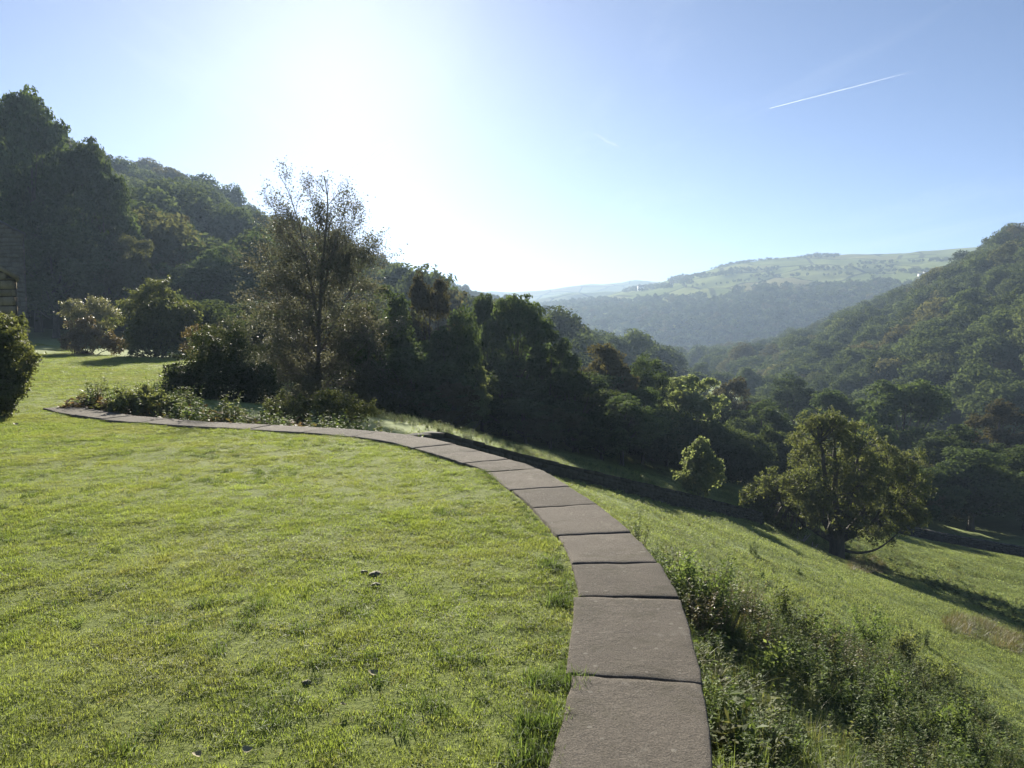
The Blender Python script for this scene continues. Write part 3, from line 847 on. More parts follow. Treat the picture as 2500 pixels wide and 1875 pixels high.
# a sunlit glade on the right bank stays open
gx, gy = proj(RP)
clear = in_poly(gx, gy, [(1880, 800), (1960, 770), (2010, 740), (2020, 760), (1930, 805)])
RP, rv = RP[~clear], rv[~clear]
allp = np.concatenate([RP, LPs]); side = np.concatenate([np.ones(len(RP)), np.zeros(len(LPs))])
px_, py_ = proj(allp)
dist = np.linalg.norm(allp, axis=1)
inview = (px_ > -60) & (px_ < 2280) & (py_ < 1100)
behind = (side == 1) & (allp[:, 1] < 128)
cand = np.nonzero(inview & ~behind)[0]
order = cand[np.argsort(dist[cand])]
pick_r = [k for k in order if side[k] == 1][:195]
pick_l = [k for k in order if side[k] == 0 and py_[k] < 640 and px_[k] < 800][:60]
chosen = set(pick_r) | set(pick_l)
g0 = np.random.default_rng(5)
for k in pick_r + pick_l:
    f_ = g0.uniform(0.65, 1.35); H = f_ * g0.uniform(8.0, 11.0); W = f_ * g0.uniform(3.7, 5.4)
    s_ = side[k] == 1
    place_tree('hillside_tree', HILLV[k % 6], (allp[k][0], allp[k][1], allp[k][2] - 0.6), H, W,
               'one of the many rounded trees on the steep right wooded hillside' if s_ else 'one of the many rounded trees on the steep left wooded hillside',
               'tree', 'trees on the right hillside' if s_ else 'trees on the left hillside', g0.uniform(0, 6.28), 10.0, 4.2)
rest = np.array([k for k in range(len(allp)) if k not in chosen and -300 < px_[k] < 2600])
near_rest = rest[dist[rest] < 420]; far_rest = rest[dist[rest] >= 420]


def scat_trees(name, P, src, label, smin=0.6, smax=1.4, sink=0.6):
    n = len(P); g = np.random.default_rng(len(P))
    sc = g.uniform(smin, smax, n)[:, None] * np.stack([g.uniform(0.85, 1.2, n), g.uniform(0.85, 1.2, n), g.uniform(0.85, 1.2, n)], 1)
    return scatter(name, P - np.array([0, 0, sink]), src, g.uniform(0, 6.28, n), sc, label, 'woodland')


scat_trees('woodland', allp[rest[side[rest] == 1]], HILL_SRC, 'dense wood clothing the upper right hillside')
scat_trees('woodland', allp[rest[side[rest] == 0]], HILL_SRC, 'dense wood clothing the left hillside to its skyline')
QP, qu, qv = ridge.scatter(7)
scat_trees('woodland', QP, HILL_SRC, 'hazy wood on the spur below the skyline house', 0.55, 0.95)
FP, fu, fv = far_hill.scatter(9.5)
fx, fy = proj(FP)
WOODB = np.interp(fx, [1150, 1300, 1450, 1560, 1650, 1760, 1900, 2000, 2120], [650, 640, 632, 628, 612, 606, 602, 598, 590])
lim = WOODB + 15 + 6 * vnoise(fx, fy, 50, 9)
inwood = (fy > lim) & ~in_poly(fx, fy, [(1290, 708), (1330, 700), (1390, 706), (1392, 722), (1330, 716)]) & (fx > 1100)
scat_trees('woodland', FP[inwood], LOD_SRC, 'blue hazy wood on the lower half of the far hill', 0.6, 1.05)
# hedgerow trees and copses on the upper fields of the far hill
HP = []
g1 = np.random.default_rng(77)
UP, uu, uv_ = far_hill.scatter(5.5)
ux, uy = proj(UP)
bands = [((1450, 604), (1490, 606), 9), ((1580, 586), (1680, 582), 3.5), ((1640, 594), (1690, 597), 3), ((1720, 583), (1930, 579), 2.6), ((1900, 587), (2040, 585), 3), ((1350, 628), (1450, 618), 5), ((1460, 604), (1600, 588), 4), ((1480, 622), (1640, 606), 1.2), ((1600, 600), (1990, 592), 1.0),
         ((1530, 582), (1620, 566), 1.5), ((1620, 566), (1780, 553), 1.2), ((1750, 554), (1810, 554), 3.5), ((1850, 570), (2110, 562), 2)]
for (x1, y1), (x2, y2), w in bands:
    t = np.clip(((ux - x1) * (x2 - x1) + (uy - y1) * (y2 - y1)) / ((x2 - x1) ** 2 + (y2 - y1) ** 2), 0, 1)
    dd = np.hypot(ux - x1 - t * (x2 - x1), uy - y1 - t * (y2 - y1))
    m = (dd < w) & (g1.random(len(ux)) < 0.55)
    HP.append(UP[m])
scat_trees('woodland', np.concatenate(HP), LOD_SRC, 'thin lines of hedgerow trees across the far fields', 0.28, 0.55)
VP = np.stack([g1.uniform(-10, 260, 900), g1.uniform(95, 900, 900)], 1)
vz = ground_z(VP[:, 0], VP[:, 1]); VP = np.concatenate([VP, vz[:, None]], 1)
vx, vy = proj(VP)
keepv = (vx > 1250) & (vx < 2212) & (VP[:, 0] < 0.45 * VP[:, 1] + 10)
scat_trees('woodland', VP[keepv], HILL_SRC, 'treetops along the hidden valley bottom', 0.7, 1.1)


# ------------------------------------------------------------------ the old ash in the pasture
def hero_ash():
    g = np.random.default_rng(42)
    D = 38.0
    base = at(1803, 1212, D); base[2] = float(ground_z(base[0:1], base[1:2])[0]) - 0.15
    t = thing('ash_tree', 'old spreading ash with thick pollard trunk standing alone in the sunny pasture', 'tree', base)

    def L(px, py, dd): return at(px, py, D + dd) - base
    u = PK / FPX * D
    lob = [(1790, 930, 50, 0), (1740, 960, 48, .6), (1835, 950, 50, -.5), (1780, 1000, 62, 1.3), (1850, 1010, 60, -.9), (1910, 985, 48, .4), (1955, 1010, 46, -.3), (1720, 1030, 52, -.8), (1690, 1075, 48, .3),
           (1640, 1075, 40, -.4), (1660, 1105, 42, .8), (1780, 1080, 52, -1.6), (1860, 1085, 55, 1.7), (1930, 1070, 52, -1.0), (1970, 1080, 38, .6), (1915, 1130, 45, .9), (1960, 1125, 38, -.4), (1720, 1110, 44, 1.2),
           (1835, 1040, 55, 2.0), (1755, 1050, 52, -2.0), (1880, 1050, 48, -2.0), (1760, 905, 32, .2), (1805, 900, 30, -.4), (1620, 1060, 28, .3), (1880, 1140, 36, -1.2), (1700, 1135, 34, -.8), (1630, 1095, 30, .6), (1990, 1050, 30, .2), (1840, 1120, 36, -1.6), (1760, 1125, 30, -1.8), (1985, 1110, 30, -.8), (1660, 1050, 34, -.9)]
    LP = np.array([L(a, b, c) for a, b, _, c in lob]); LR = np.array([r * u * 0.9 for _, _, r, _ in lob])
    # sprays: small lobes round each lobe, leaf clumps with gaps
    sub = 26
    d = nrm(g.normal(size=(len(LP), sub, 3)))
    P2 = (LP[:, None] + d * LR[:, None, None] * g.uniform(0.3, 1.3, (len(LP), sub, 1)) * np.array([1, 1, 0.85])).reshape(-1, 3)
    R2 = (LR[:, None] * g.uniform(0.12, 0.32, (len(LP), sub))).ravel()
    nl_ = 62000
    w_ = R2 ** 2; kk = g.choice(len(P2), nl_, p=w_ / w_.sum())
    dv = g.normal(size=(nl_, 3)); dl = np.linalg.norm(dv, axis=1, keepdims=True); dv = dv / dl * np.minimum(dl, 2.3) 
    P = P2[kk] + dv * R2[kk][:, None] * np.array([0.56, 0.56, 0.42]) + np.array([0, 0, -0.10]) * (g.random((nl_, 1)) < 0.35) * dl
    N = nrm(P - P2[kk]) * 0.5 + g.normal(size=(nl_, 3)) * 0.7 + np.array([0, 0, 0.35]); tint = np.clip(0.6 * g.random(nl_) + 0.4 * (np.sin(kk * 12.9898) * 0.5 + 0.5), 0, 1)
    cm = leaf_mesh('crown', P, N, 0.13 * g.uniform(0.6, 1.4, len(P)), 0.42, M['ash_leaf'], tint, g=g)
    mb = MB()
    th = 1.15
    tt = np.linspace(0, 1, 8)
    mb.tube(np.stack([0.1 * np.sin(tt * 3), 0 * tt, tt * 1.7 - 0.2], 1), np.interp(tt, [0, .12, .4, .8, 1], [0.95, 0.52, 0.36, 0.36, 0.26]), 12)
    fork = np.array([0.1, 0, 1.05])
    forks = []
    for px, py, dd, r in [(1730, 1000, .5, .20), (1770, 950, -.3, .22), (1800, 930, .6, .20), (1850, 980, -.5, .22), (1920, 1020, .6, .18), (1680, 1080, .2, .17), (1940, 1080, -.4, .15), (1780, 1060, -1.6, .15), (1860, 1050, 1.6, .16)]:
        e = L(px, py, dd); tq = np.linspace(0, 1, 10)[:, None]
        horiz = np.array([e[0], e[1], 0])
        p = fork + (e - fork) * tq + horiz * 0.16 * np.sin(tq * math.pi) * (1 - tq) + g.normal(size=(10, 3)) * 0.07 * tq
        mb.tube(p, r * (1 - 0.82 * tq[:, 0]) + 0.015, 7); forks.append(p)
    allf = np.concatenate([f[3:] for f in forks])
    for q in range(len(P2)):
        if g.random() < 0.6:
            k = np.argmin(np.linalg.norm(allf - P2[q], axis=1)); s0 = allf[k]; tq = np.linspace(0, 1, 5)[:, None]
            mb.tube(s0 + (P2[q] - s0) * tq + g.normal(size=(5, 3)) * 0.05 * tq, 0.045 * (1 - 0.8 * tq[:, 0]), 4)
    low = np.array([L(*q) for q in [(1812, 1185, 0), (1850, 1194, -.3), (1890, 1188, -.5), (1925, 1165, -.6), (1950, 1140, -.6)]])
    mb.tube(spline(low, 14), np.linspace(0.09, 0.02, 14), 6)
    obj('trunk', mb.mesh('trunk', M['bark'], True), t); obj('crown', cm, t)
    # bleached fallen boughs beside the trunk
    def bough(name, pts, label, r0):
        b = MB(); Q = [np.array([*at(a, c, dd)]) for a, c, dd in pts]
        b0 = Q[0].copy()
        Q = [q - b0 for q in Q]
        b.tube(spline(Q, 12), np.linspace(r0, r0 * 0.3, 12), 6)
        for _ in range(4):
            s0 = spline(Q, 12)[g.integers(3, 9)]; e = s0 + g.normal(size=3) * 0.35 + np.array([0, 0, 0.3])
            b.tube(spline([s0, 0.5 * (s0 + e) + g.normal(size=3) * 0.05, e], 6), np.linspace(r0 * 0.5, r0 * 0.15, 6), 5)
        tag(obj(name, b.mesh(name, M['dead_wood'], True), loc=b0), label, 'branch')
    bough('fallen_branch', [(1768, 1198, 36.8), (1745, 1192, 36.6), (1728, 1178, 36.6), (1722, 1160, 36.6)], 'bleached fallen bough beside the old ash trunk', 0.10)
    bough('fallen_branch', [(1752, 1196, 36.2), (1738, 1185, 36.4), (1735, 1168, 36.4), (1742, 1156, 36.4)], 'shorter bleached bough nearest the pasture beside the ash', 0.07)
    bough('fallen_branch', [(1688, 1176, 35.0), (1676, 1160, 34.8), (1660, 1150, 34.8), (1645, 1146, 34.8)], 'thin curved dead branch between wall end and ash', 0.035)


hero_ash()


# ------------------------------------------------------------------ the birch and the garden shrubs
def grow(mb, g, p, d, length, r, level, maxlev, out, trop, spread, nchild, seg=7):
    d = d / np.linalg.norm(d)
    pts = [p]
    for k in range(seg):
        d = d + g.normal(size=3) * 0.10 + trop * 0.06
        d /= np.linalg.norm(d)
        pts.append(pts[-1] + d * length / seg)
    pts = np.array(pts)
    mb.tube(pts, np.linspace(r, r * 0.3, seg + 1), 6 if level == 0 else (5 if level == 1 else 3))
    if level == maxlev:
        out.append(pts)
        return
    for k in range(nchild[level]):
        f = g.uniform(0.25, 0.98); q = f * seg; i0 = min(int(q), seg - 1)
        s0 = pts[i0] + (pts[i0 + 1] - pts[i0]) * (q - i0)
        dd = nrm(np.cross(d, g.normal(size=3))) * spread[level] + (pts[i0 + 1] - pts[i0]) / np.linalg.norm(pts[i0 + 1] - pts[i0])
        grow(mb, g, s0, dd, length * g.uniform(0.32, 0.55) * (1.15 - 0.5 * f), r * 0.42, level + 1, maxlev, out, trop, spread, nchild, 5)


def twig_leaves(g, twigs, per, size, spreadr, keepf=None):
    P, T = [], []
    for tw in twigs:
        n = per if keepf is None else g.binomial(per, keepf(tw[-1]))
        f = g.uniform(0.1, 1.0, n) * (len(tw) - 1); i0 = np.minimum(f.astype(int), len(tw) - 2)
        P.append(tw[i0] + (tw[i0 + 1] - tw[i0]) * (f - i0)[:, None] + g.normal(size=(n, 3)) * spreadr)
        T.append(np.repeat((tw[-1] - tw[0])[None], n, 0))
    P = np.concatenate(P); T = np.concatenate(T)
    N = g.normal(size=P.shape) + np.array([0, 0, 0.4])
    return P, N, T + g.normal(size=P.shape) * 0.6 + np.array([0, 0, -0.3])


def birch():
    g = np.random.default_rng(9)
    D = 33.0
    base = at(690, 905, D); base[2] = float(ground_z(base[0:1], base[1:2])[0]) - 0.05
    t = thing('birch_tree', 'slender tall birch with sparse airy top rising behind the terrace edge', 'tree', base)

    def L(px, py, dd=0): return at(px, py, D + dd) - base
    mb = MB(); tw = []
    u = PK / FPX * D
    stems = [([(690, 905), (688, 780), (692, 650), (700, 540), (708, 440), (700, 380)], 0.17),
             ([(690, 700), (670, 600), (650, 500), (625, 420), (603, 376)], 0.085),
             ([(695, 640), (715, 560), (735, 490), (752, 430)], 0.07),
             ([(692, 760), (730, 680), (770, 600), (792, 530)], 0.075),
             ([(690, 800), (640, 720), (600, 640), (570, 530)], 0.075),
             ([(690, 850), (740, 790), (790, 740), (818, 690)], 0.065),
             ([(690, 850), (640, 800), (590, 760), (565, 700)], 0.065),
             ([(690, 740), (650, 650), (630, 570), (615, 510)], 0.065),
             ([(700, 560), (684, 480), (664, 392)], 0.05), ([(700, 580), (742, 510), (772, 462)], 0.05), ([(672, 570), (622, 500), (578, 432)], 0.05),
             ([(700, 600), (640, 540), (596, 492)], 0.045), ([(706, 590), (748, 540), (786, 512)], 0.045),
             ([(690, 880), (720, 840), (770, 810), (805, 800)], 0.05),
             ([(690, 880), (650, 850), (610, 830), (585, 820)], 0.05)]
    for k, (pp, r) in enumerate(stems):
        dd = g.uniform(-1.6, 1.6) if k else 0
        Q = spline([L(a, b, dd * q / len(pp)) for q, (a, b) in enumerate(pp)], 26)
        mb.tube(Q, np.linspace(r * 0.7, r * 0.10, 26), 7)
        for _ in range(66 if k == 0 else (16 if pp[0][1] < 620 else 32)):
            f = g.uniform(0.10, 0.99); i0 = int(f * 24)
            s0 = Q[i0]; h = s0[2]
            ang = g.uniform(0, 6.28); ax = nrm(Q[i0 + 1] - Q[i0])
            side_ = nrm(np.cross(ax, [math.cos(ang), math.sin(ang), 0.2]))
            upness = np.interp(h, [0, 4.5, 8.5], [0.3, 0.7, 1.5])
            ln = np.interp(h, [0.5, 3, 6, 8.0, 10.2], [2.1, 2.0, 1.75, 1.2, 0.9]) * g.uniform(0.55, 1.1)
            grow(mb, g, s0, side_ + ax * upness, ln, max(r * 0.25 * (1 - 0.6 * f), 0.010), 1, 2, tw, np.array([0, 0, -0.25 if h < 6 else 0.5]), [0, 0.9, 0.8], [0, 9, 6])

    def dens(p):
        return float(np.interp(p[2], [0.3, 6.8, 7.6, 8.4, 10.4], [1.0, 0.95, 0.36, 0.20, 0.20]))
    P, N, T = twig_leaves(g, tw, 34, 0.04, 0.13, dens)
    cm = leaf_mesh('crown', P, N, 0.080 * g.uniform(0.6, 1.35, len(P)), 0.62, M['birch_leaf'], None, T=T, g=g)
    obj('trunk', mb.mesh('trunk', M['pale_bark'], True), t); obj('crown', cm, t)
    return len(P)


NB = birch(); print('BIRCH LEAVES', NB)


def shrub(name, px_lobes, D, base_px, label, mat, nleaf, lsize, asp=0.55, cat='shrub', group=None, dz=None, spread=1.0, inner=0.3, sub=10, seed=1, sprig=40, surf='ground'):
    """px_lobes: (px, py, r px, depth offset)"""
    g = np.random.default_rng(seed)
    b = at(base_px[0], base_px[1], D)
    b[2] = float(lawn_z(b[0], b[1])) - 0.02 if surf == 'lawn' else float(ground_z(b[0:1], b[1:2])[0]) - 0.05
    t = thing(name, label, cat, b, group)
    u = PK / FPX * D
    LP = np.array([at(a, c, D + o) for a, c, r, o in px_lobes]) - b; LR = np.array([r * u for _, _, r, _ in px_lobes]) * spread
    LP[:, 2] = np.maximum(LP[:, 2], LR * 0.45)
    d = nrm(g.normal(size=(len(LP), sub, 3)))
    P2 = (LP[:, None] + d * LR[:, None, None] * g.uniform(0.55, 0.95, (len(LP), sub, 1))).reshape(-1, 3)
    R2 = (LR[:, None] * g.uniform(0.22, 0.42, (len(LP), sub))).ravel()
    P, N, tint = crown_leaves(g, np.concatenate([LP, P2]), np.concatenate([LR * 0.78, R2]), nleaf, 0.9, inner, 0.3)
    ok = P[:, 2] > 0.0
    P, N, tint = P[ok], N[ok], tint[ok]
    # sprigs standing proud of the outline
    SP, SN = [], []
    mb = MB()
    for k in range(sprig):
        q = g.integers(len(P2)); dirn = nrm(P2[q] - LP[q // sub]) + np.array([0, 0, 0.5]) + g.normal(size=3) * 0.25
        dirn = nrm(dirn); s0 = P2[q]; ln = R2[q] + LR[q // sub] * g.uniform(0.12, 0.30)
        tq = np.linspace(0, 1, 4)[:, None]; pp = s0 + dirn * ln * tq
        mb.tube(pp, 0.006 * (1.2 - tq[:, 0]), 3)
        n = 14; f = g.uniform(0.3, 1, (n, 1))
        SP.append(s0 + dirn * ln * f + g.normal(size=(n, 3)) * lsize * 0.5); SN.append(g.normal(size=(n, 3)) + dirn * 0.3)
    if sprig:
        P = np.concatenate([P] + SP); N = np.concatenate([N] + SN); tint = np.concatenate([tint, g.random(len(P) - len(tint))])
    cm = leaf_mesh('crown', P, N, lsize * g.uniform(0.6, 1.4, len(P)), asp, M[mat], tint, g=g)
    for q in range(len(LP)):
        tq = np.linspace(0, 1, 6)[:, None]; e = LP[q]
        mb.tube(np.array([e[0] * 0.12, e[1] * 0.12, 0]) + (e - np.array([e[0] * 0.12, e[1] * 0.12, 0])) * tq + g.normal(size=(6, 3)) * 0.02, 0.03 * (1.1 - 0.8 * tq[:, 0]), 5)
    obj('stems', mb.mesh('stems', M['bark'], True), t); obj('foliage', cm, t)
    return t


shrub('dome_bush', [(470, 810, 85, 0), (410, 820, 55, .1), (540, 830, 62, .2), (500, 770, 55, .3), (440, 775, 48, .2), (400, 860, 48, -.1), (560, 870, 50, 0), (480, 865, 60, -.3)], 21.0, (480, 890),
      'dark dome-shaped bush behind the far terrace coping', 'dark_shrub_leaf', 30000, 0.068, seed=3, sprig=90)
shrub('shrub', [(470, 745, 42, .6), (445, 720, 26, .8), (510, 740, 34, .6), (550, 760, 30, .5), (425, 770, 30, .5)], 24.0, (460, 850), 'pale twiggy shrub catching light above the dark dome bush', 'shrub_leaf', 7000, 0.05, seed=4, sprig=70)
shrub('shrub', [(275, 862, 28, 0), (310, 868, 26, .1), (345, 872, 30, 0), (250, 875, 18, .0), (370, 880, 26, 0), (320, 850, 20, .4)], 14.8, (310, 905), 'low dark-green shrub at the far end of the coping', 'shrub_leaf', 9000, 0.045, seed=5, sprig=50)
shrub('shrub', [(330, 650, 50, 0), (300, 690, 55, .3), (360, 690, 58, -.2), (340, 620, 28, .2), (390, 700, 40, 0), (300, 740, 45, -.3), (370, 745, 50, -.2), (330, 730, 55, .5)], 42, (335, 775),
      'large round olive shrub at the back of the lawn', 'shrub_leaf', 17000, 0.14, seed=6, sprig=90)
shrub('shrub', [(160, 665, 28, 0), (215, 665, 32, .3), (245, 685, 26, 0), (180, 690, 34, .4), (225, 700, 32, .5)], 49, (190, 762), 'grey-green twin-topped shrub at the back of the lawn', 'grey_shrub_leaf', 10000, 0.125, seed=7, sprig=30)
shrub('shrub', [(185, 715, 36, 0), (150, 735, 26, 0), (215, 738, 32, 0), (250, 745, 26, .3), (180, 750, 26, -.2)], 46, (190, 769), 'low brown shrub in front of the grey twin-topped shrub', 'brown_shrub_leaf', 9000, 0.115, seed=8, sprig=30)
shrub('shrub', [(430, 745, 34, 0), (415, 720, 22, .2), (455, 760, 30, 0)], 27, (430, 800), 'small tawny shrub between dome bush and large olive shrub', 'brown_shrub_leaf', 4500, 0.06, seed=12, sprig=30)
shrub('hedge_bush', [(10, 740, 48, 0), (28, 790, 46, -.2), (-10, 820, 60, -.4), (40, 775, 34, .6), (-40, 760, 80, 0), (15, 850, 40, -.6), (0, 700, 38, .3), (-60, 840, 70, -.5), (45, 745, 22, 1.0), (18, 855, 36, -.4), (-15, 880, 45, -.6), (48, 800, 28, 1.2), (60, 765, 20, 2.6), (30, 830, 34, 0), (-60, 885, 50, -.6), (40, 700, 24, 2.0)], 14.2, (-10, 880),
      'dark glossy bush at the left photo edge beside the lawn', 'shrub_leaf', 34000, 0.055, seed=13, sprig=120, surf='lawn')
shrub('small_tree', [(1514, 978, 30, 0), (1497, 1005, 32, .3), (1533, 1008, 32, -.2), (1512, 1030, 38, .2), (1543, 1036, 26, .3), (1484, 1034, 26, -.2), (1514, 960, 18, .1), (1510, 1052, 32, -.2)], 33.5, (1514, 1068),
      'small round green tree standing in the shaded pasture beyond the wall', 'sunlit_leaf', 9000, 0.13, cat='tree', seed=17, sprig=60)
shrub('shrub', [(690, 890, 45, 0), (640, 895, 40, .1), (750, 895, 42, .1), (600, 890, 36, 0), (790, 890, 30, .2), (720, 870, 40, .4)], 16.5, (700, 915), 'leafy underplanting at the foot of the birch', 'shrub_leaf', 12000, 0.045, seed=14, sprig=90)


# ------------------------------------------------------------------ terrace wall with its coping stones
def lerp_curve(C, s):
    return np.stack([np.interp(s, ARC, C[:, 0]), np.interp(s, ARC, C[:, 1])], -1)


wall = thing('terrace_wall', 'curved stone terrace wall with broad flat coping slabs edging the lawn', 'wall', (0, 0, 0))
# joint positions along the outer edge, read off where the photograph shows them
joint_px = [(1502, 1490), (1455, 1304), (1412, 1224), (1357, 1158), (1283, 1098), (1222, 1058), (1155, 1019), (1093, 997), (1035, 980), (975, 964), (905, 950)]
js = []
for a, b in joint_px:
    v = ray(a, b); t_ = -EYE / v[2]; p = v[:2] * t_
    js.append(ARC[np.argmin(np.hypot(*(ON - p).T))])
while js[-1] < ARC[-1] - 1.1:
    js.append(js[-1] + random.uniform(0.85, 1.15))
js = [js[0] - 3.1, js[0] - 2.1, js[0] - 1.12] + js + [ARC[-1]]
js = [ARC[0]] + [q for q in js if q > 0.4]
TH_ = 0.11
for k in range(len(js) - 1):
    a, b = js[k], js[k + 1]
    gap = 0.006 + 0.005 * random.random()
    ed = 0.010
    uu_ = np.concatenate([[0, ed], np.linspace(0.05, 0.95, 13), [1 - ed, 1]]); ww = np.concatenate([[0, ed * 1.6], np.linspace(0.06, 0.94, 9), [1 - ed * 1.6, 1]])
    nu_, nw = len(uu_), len(ww)
    U, W_ = np.meshgrid(uu_, ww, indexing='ij')
    sk = random.uniform(-0.03, 0.03), random.uniform(-0.03, 0.03)
    s_in = (a + gap) + (b - a - 2 * gap) * U
    over = 0.035 + random.uniform(-0.012, 0.012)
    E0 = lerp_curve(ON - INW * over, s_in); E1 = lerp_curve(INN + INW * random.uniform(-0.015, 0.03), s_in)
    XY = E0 * (1 - W_[..., None]) + E1 * W_[..., None]
    c0 = XY.reshape(-1, 2).mean(0)
    edge = np.minimum(np.minimum(U, 1 - U) * (b - a), np.minimum(W_, 1 - W_) * CW)
    z0 = 0.034 + random.uniform(-0.003, 0.003)
    tilt = random.uniform(-0.004, 0.004), random.uniform(-0.004, 0.004)
    zt = tilt[0] * (U - .5) * 2 + tilt[1] * (W_ - .5) * 2 + 0.0035 * vnoise(XY[..., 0], XY[..., 1], 0.16, 20) + 0.002 * vnoise(XY[..., 0], XY[..., 1], 0.06, 21)
    zt = zt - 0.006 * np.clip(1 - edge / 0.012, 0, 1)
    # worn, slightly wandering edges
    wob = 0.005 * vnoise(XY[..., 0] * 3, XY[..., 1] * 3, 0.25, 22) + 0.003 * vnoise(XY[..., 0], XY[..., 1], 0.03, 23)
    XY = XY + wob[..., None]
    top = np.stack([XY[..., 0] - c0[0], XY[..., 1] - c0[1], zt], -1)
    idx = np.arange(nu_ * nw).reshape(nu_, nw)
    q = np.stack([idx[:-1, :-1], idx[1:, :-1], idx[1:, 1:], idx[:-1, 1:]], -1).reshape(-1, 4)
    rim = np.concatenate([idx[:, 0], idx[-1, 1:], idx[-2::-1, -1], idx[0, -2:0:-1]])
    vb = top.reshape(-1, 3)[rim] - np.array([0, 0, TH_])
    V = np.concatenate([top.reshape(-1, 3), vb]); nb0 = nu_ * nw; m_ = len(rim); r1 = np.arange(m_)
    qs = np.stack([rim, nb0 + r1, nb0 + (r1 + 1) % m_, np.roll(rim, -1)], 1)
    obj('coping_stone', mesh_np('coping_stone', V, [q, qs], M['coping'], smooth=False), wall, (c0[0], c0[1], z0))
# the wall below: coursed blocks, one joined part
st_ = MB()
g = np.random.default_rng(3)
cz = -0.085
row = 0
while cz > -1.9:
    h = g.uniform(0.15, 0.21); s = g.uniform(0.0, 0.3)
    while s < ARC[-1]:
        ln = g.uniform(0.3, 0.6); mid = min(s + ln / 2, ARC[-1])
        c = lerp_curve(ON + INW * (0.17 + g.uniform(-.012, .012)), np.array(mid)); tt_ = lerp_curve(tg, np.array(mid))
        gz = float(ground_z(np.array([c[0]]), np.array([c[1]]))[0])
        zt = float(lawn_z(c[0], c[1]))
        if cz + zt > gz - 0.15:
            st_.box((c[0], c[1], zt + cz - h / 2), (ln - 0.015, 0.34, h - 0.012), math.atan2(tt_[1], tt_[0]), 0.04)
        s += ln
    cz -= h; row += 1
tag(obj('stonework', st_.mesh('stonework', M['wall_stone']), wall), None, kind='stuff')

# ------------------------------------------------------------------ field wall: dry-stone wall running down the pasture
fw = thing('field_wall', 'low dark dry-stone wall running down between sunny and shaded pasture', 'wall', (0, 0, 0))
top_px = [(815, 897, 15.5), (900, 919, 16.8), (1000, 948, 18.4), (1150, 987, 21.0), (1300, 1023, 24.2), (1450, 1058, 28.6), (1560, 1085, 32.2), (1640, 1106, 35)]
TOPC = spline([at(*p) for p in top_px], 400)
TL = np.concatenate([[0], np.cumsum(np.linalg.norm(np.diff(TOPC[:, :2], axis=0), axis=1))])
TOPC[:, 2] -= 0.6 * np.clip(1 - TL / 2.2, 0, 1)
mb = MB(); cp = MB()
nc = 4
s = 0.0
g = np.random.default_rng(8)


def tp(s): return np.array([np.interp(s, TL, TOPC[:, q]) for q in range(3)])


def side(p0, p1, w):
    d = p1 - p0
    return nrm(np.array([-d[1], d[0], 0.0])) * w


for crs in range(nc + 3):
    s = g.uniform(0, 0.2)
    while s < TL[-1] - 0.2:
        ln = g.uniform(0.18, 0.46); p0 = tp(s + 0.005); p1 = tp(min(s + ln, TL[-1]) - 0.005); h = 0.125
        for sd in (-1, 1):
            o_ = side(p0, p1, sd * (0.13 + crs * 0.012)) - np.array([0, 0, 0.12 + crs * h + h / 2])
            mb.slab(p0 + o_, p1 + o_, 0.24, h * g.uniform(0.88, 0.98), 0.012)
        s += ln
s = 0.0
while s < TL[-1] - 0.15:
    ln = g.uniform(0.4, 0.8); p0 = tp(s + 0.004); p1 = tp(min(s + ln, TL[-1]) - 0.004)
    o_ = np.array([0, 0, -0.06 + g.uniform(-0.012, 0.012)])
    cp.slab(p0 + o_, p1 + o_, 0.40 * g.uniform(0.92, 1.06), 0.12, 0.012)
    s += ln
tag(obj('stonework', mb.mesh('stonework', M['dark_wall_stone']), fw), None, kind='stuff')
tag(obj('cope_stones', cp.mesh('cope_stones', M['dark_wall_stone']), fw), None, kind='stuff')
# a second wall on the far side of the lower field
fw2 = thing('field_wall', 'dark boundary wall along the far bottom edge of the pasture', 'wall', (0, 0, 0))
mb = MB()
Q = spline([at(*p) for p in [(1840, 1172, 52), (1950, 1184, 52), (2080, 1197, 51), (2212, 1207, 50), (2400, 1222, 49)]], 60)
Q[:, 2] = ground_z(Q[:, 0], Q[:, 1])
QL = np.concatenate([[0], np.cumsum(np.linalg.norm(np.diff(Q[:, :2], axis=0), axis=1))])
for crs in range(5):
    s = g.uniform(0, 0.4)
    while s < QL[-1] - 0.6:
        ln = g.uniform(0.25, 0.65)
        p = np.array([np.interp(s + ln / 2, QL, Q[:, q]) for q in range(3)]); p2 = np.array([np.interp(s + ln / 2 + 0.4, QL, Q[:, q]) for q in range(3)])
        q0 = np.array([np.interp(s, QL, Q[:, q]) for q in range(3)]); q1 = np.array([np.interp(s + ln - 0.01, QL, Q[:, q]) for q in range(3)]); o_ = np.array([0, 0, 0.05 + crs * 0.14])
        mb.slab(q0 + o_, q1 + o_, 0.45 - crs * 0.02, 0.13, 0.015)
        s += ln
tag(obj('stonework', mb.mesh('stonework', M['dark_wall_stone']), fw2), None, kind='stuff')


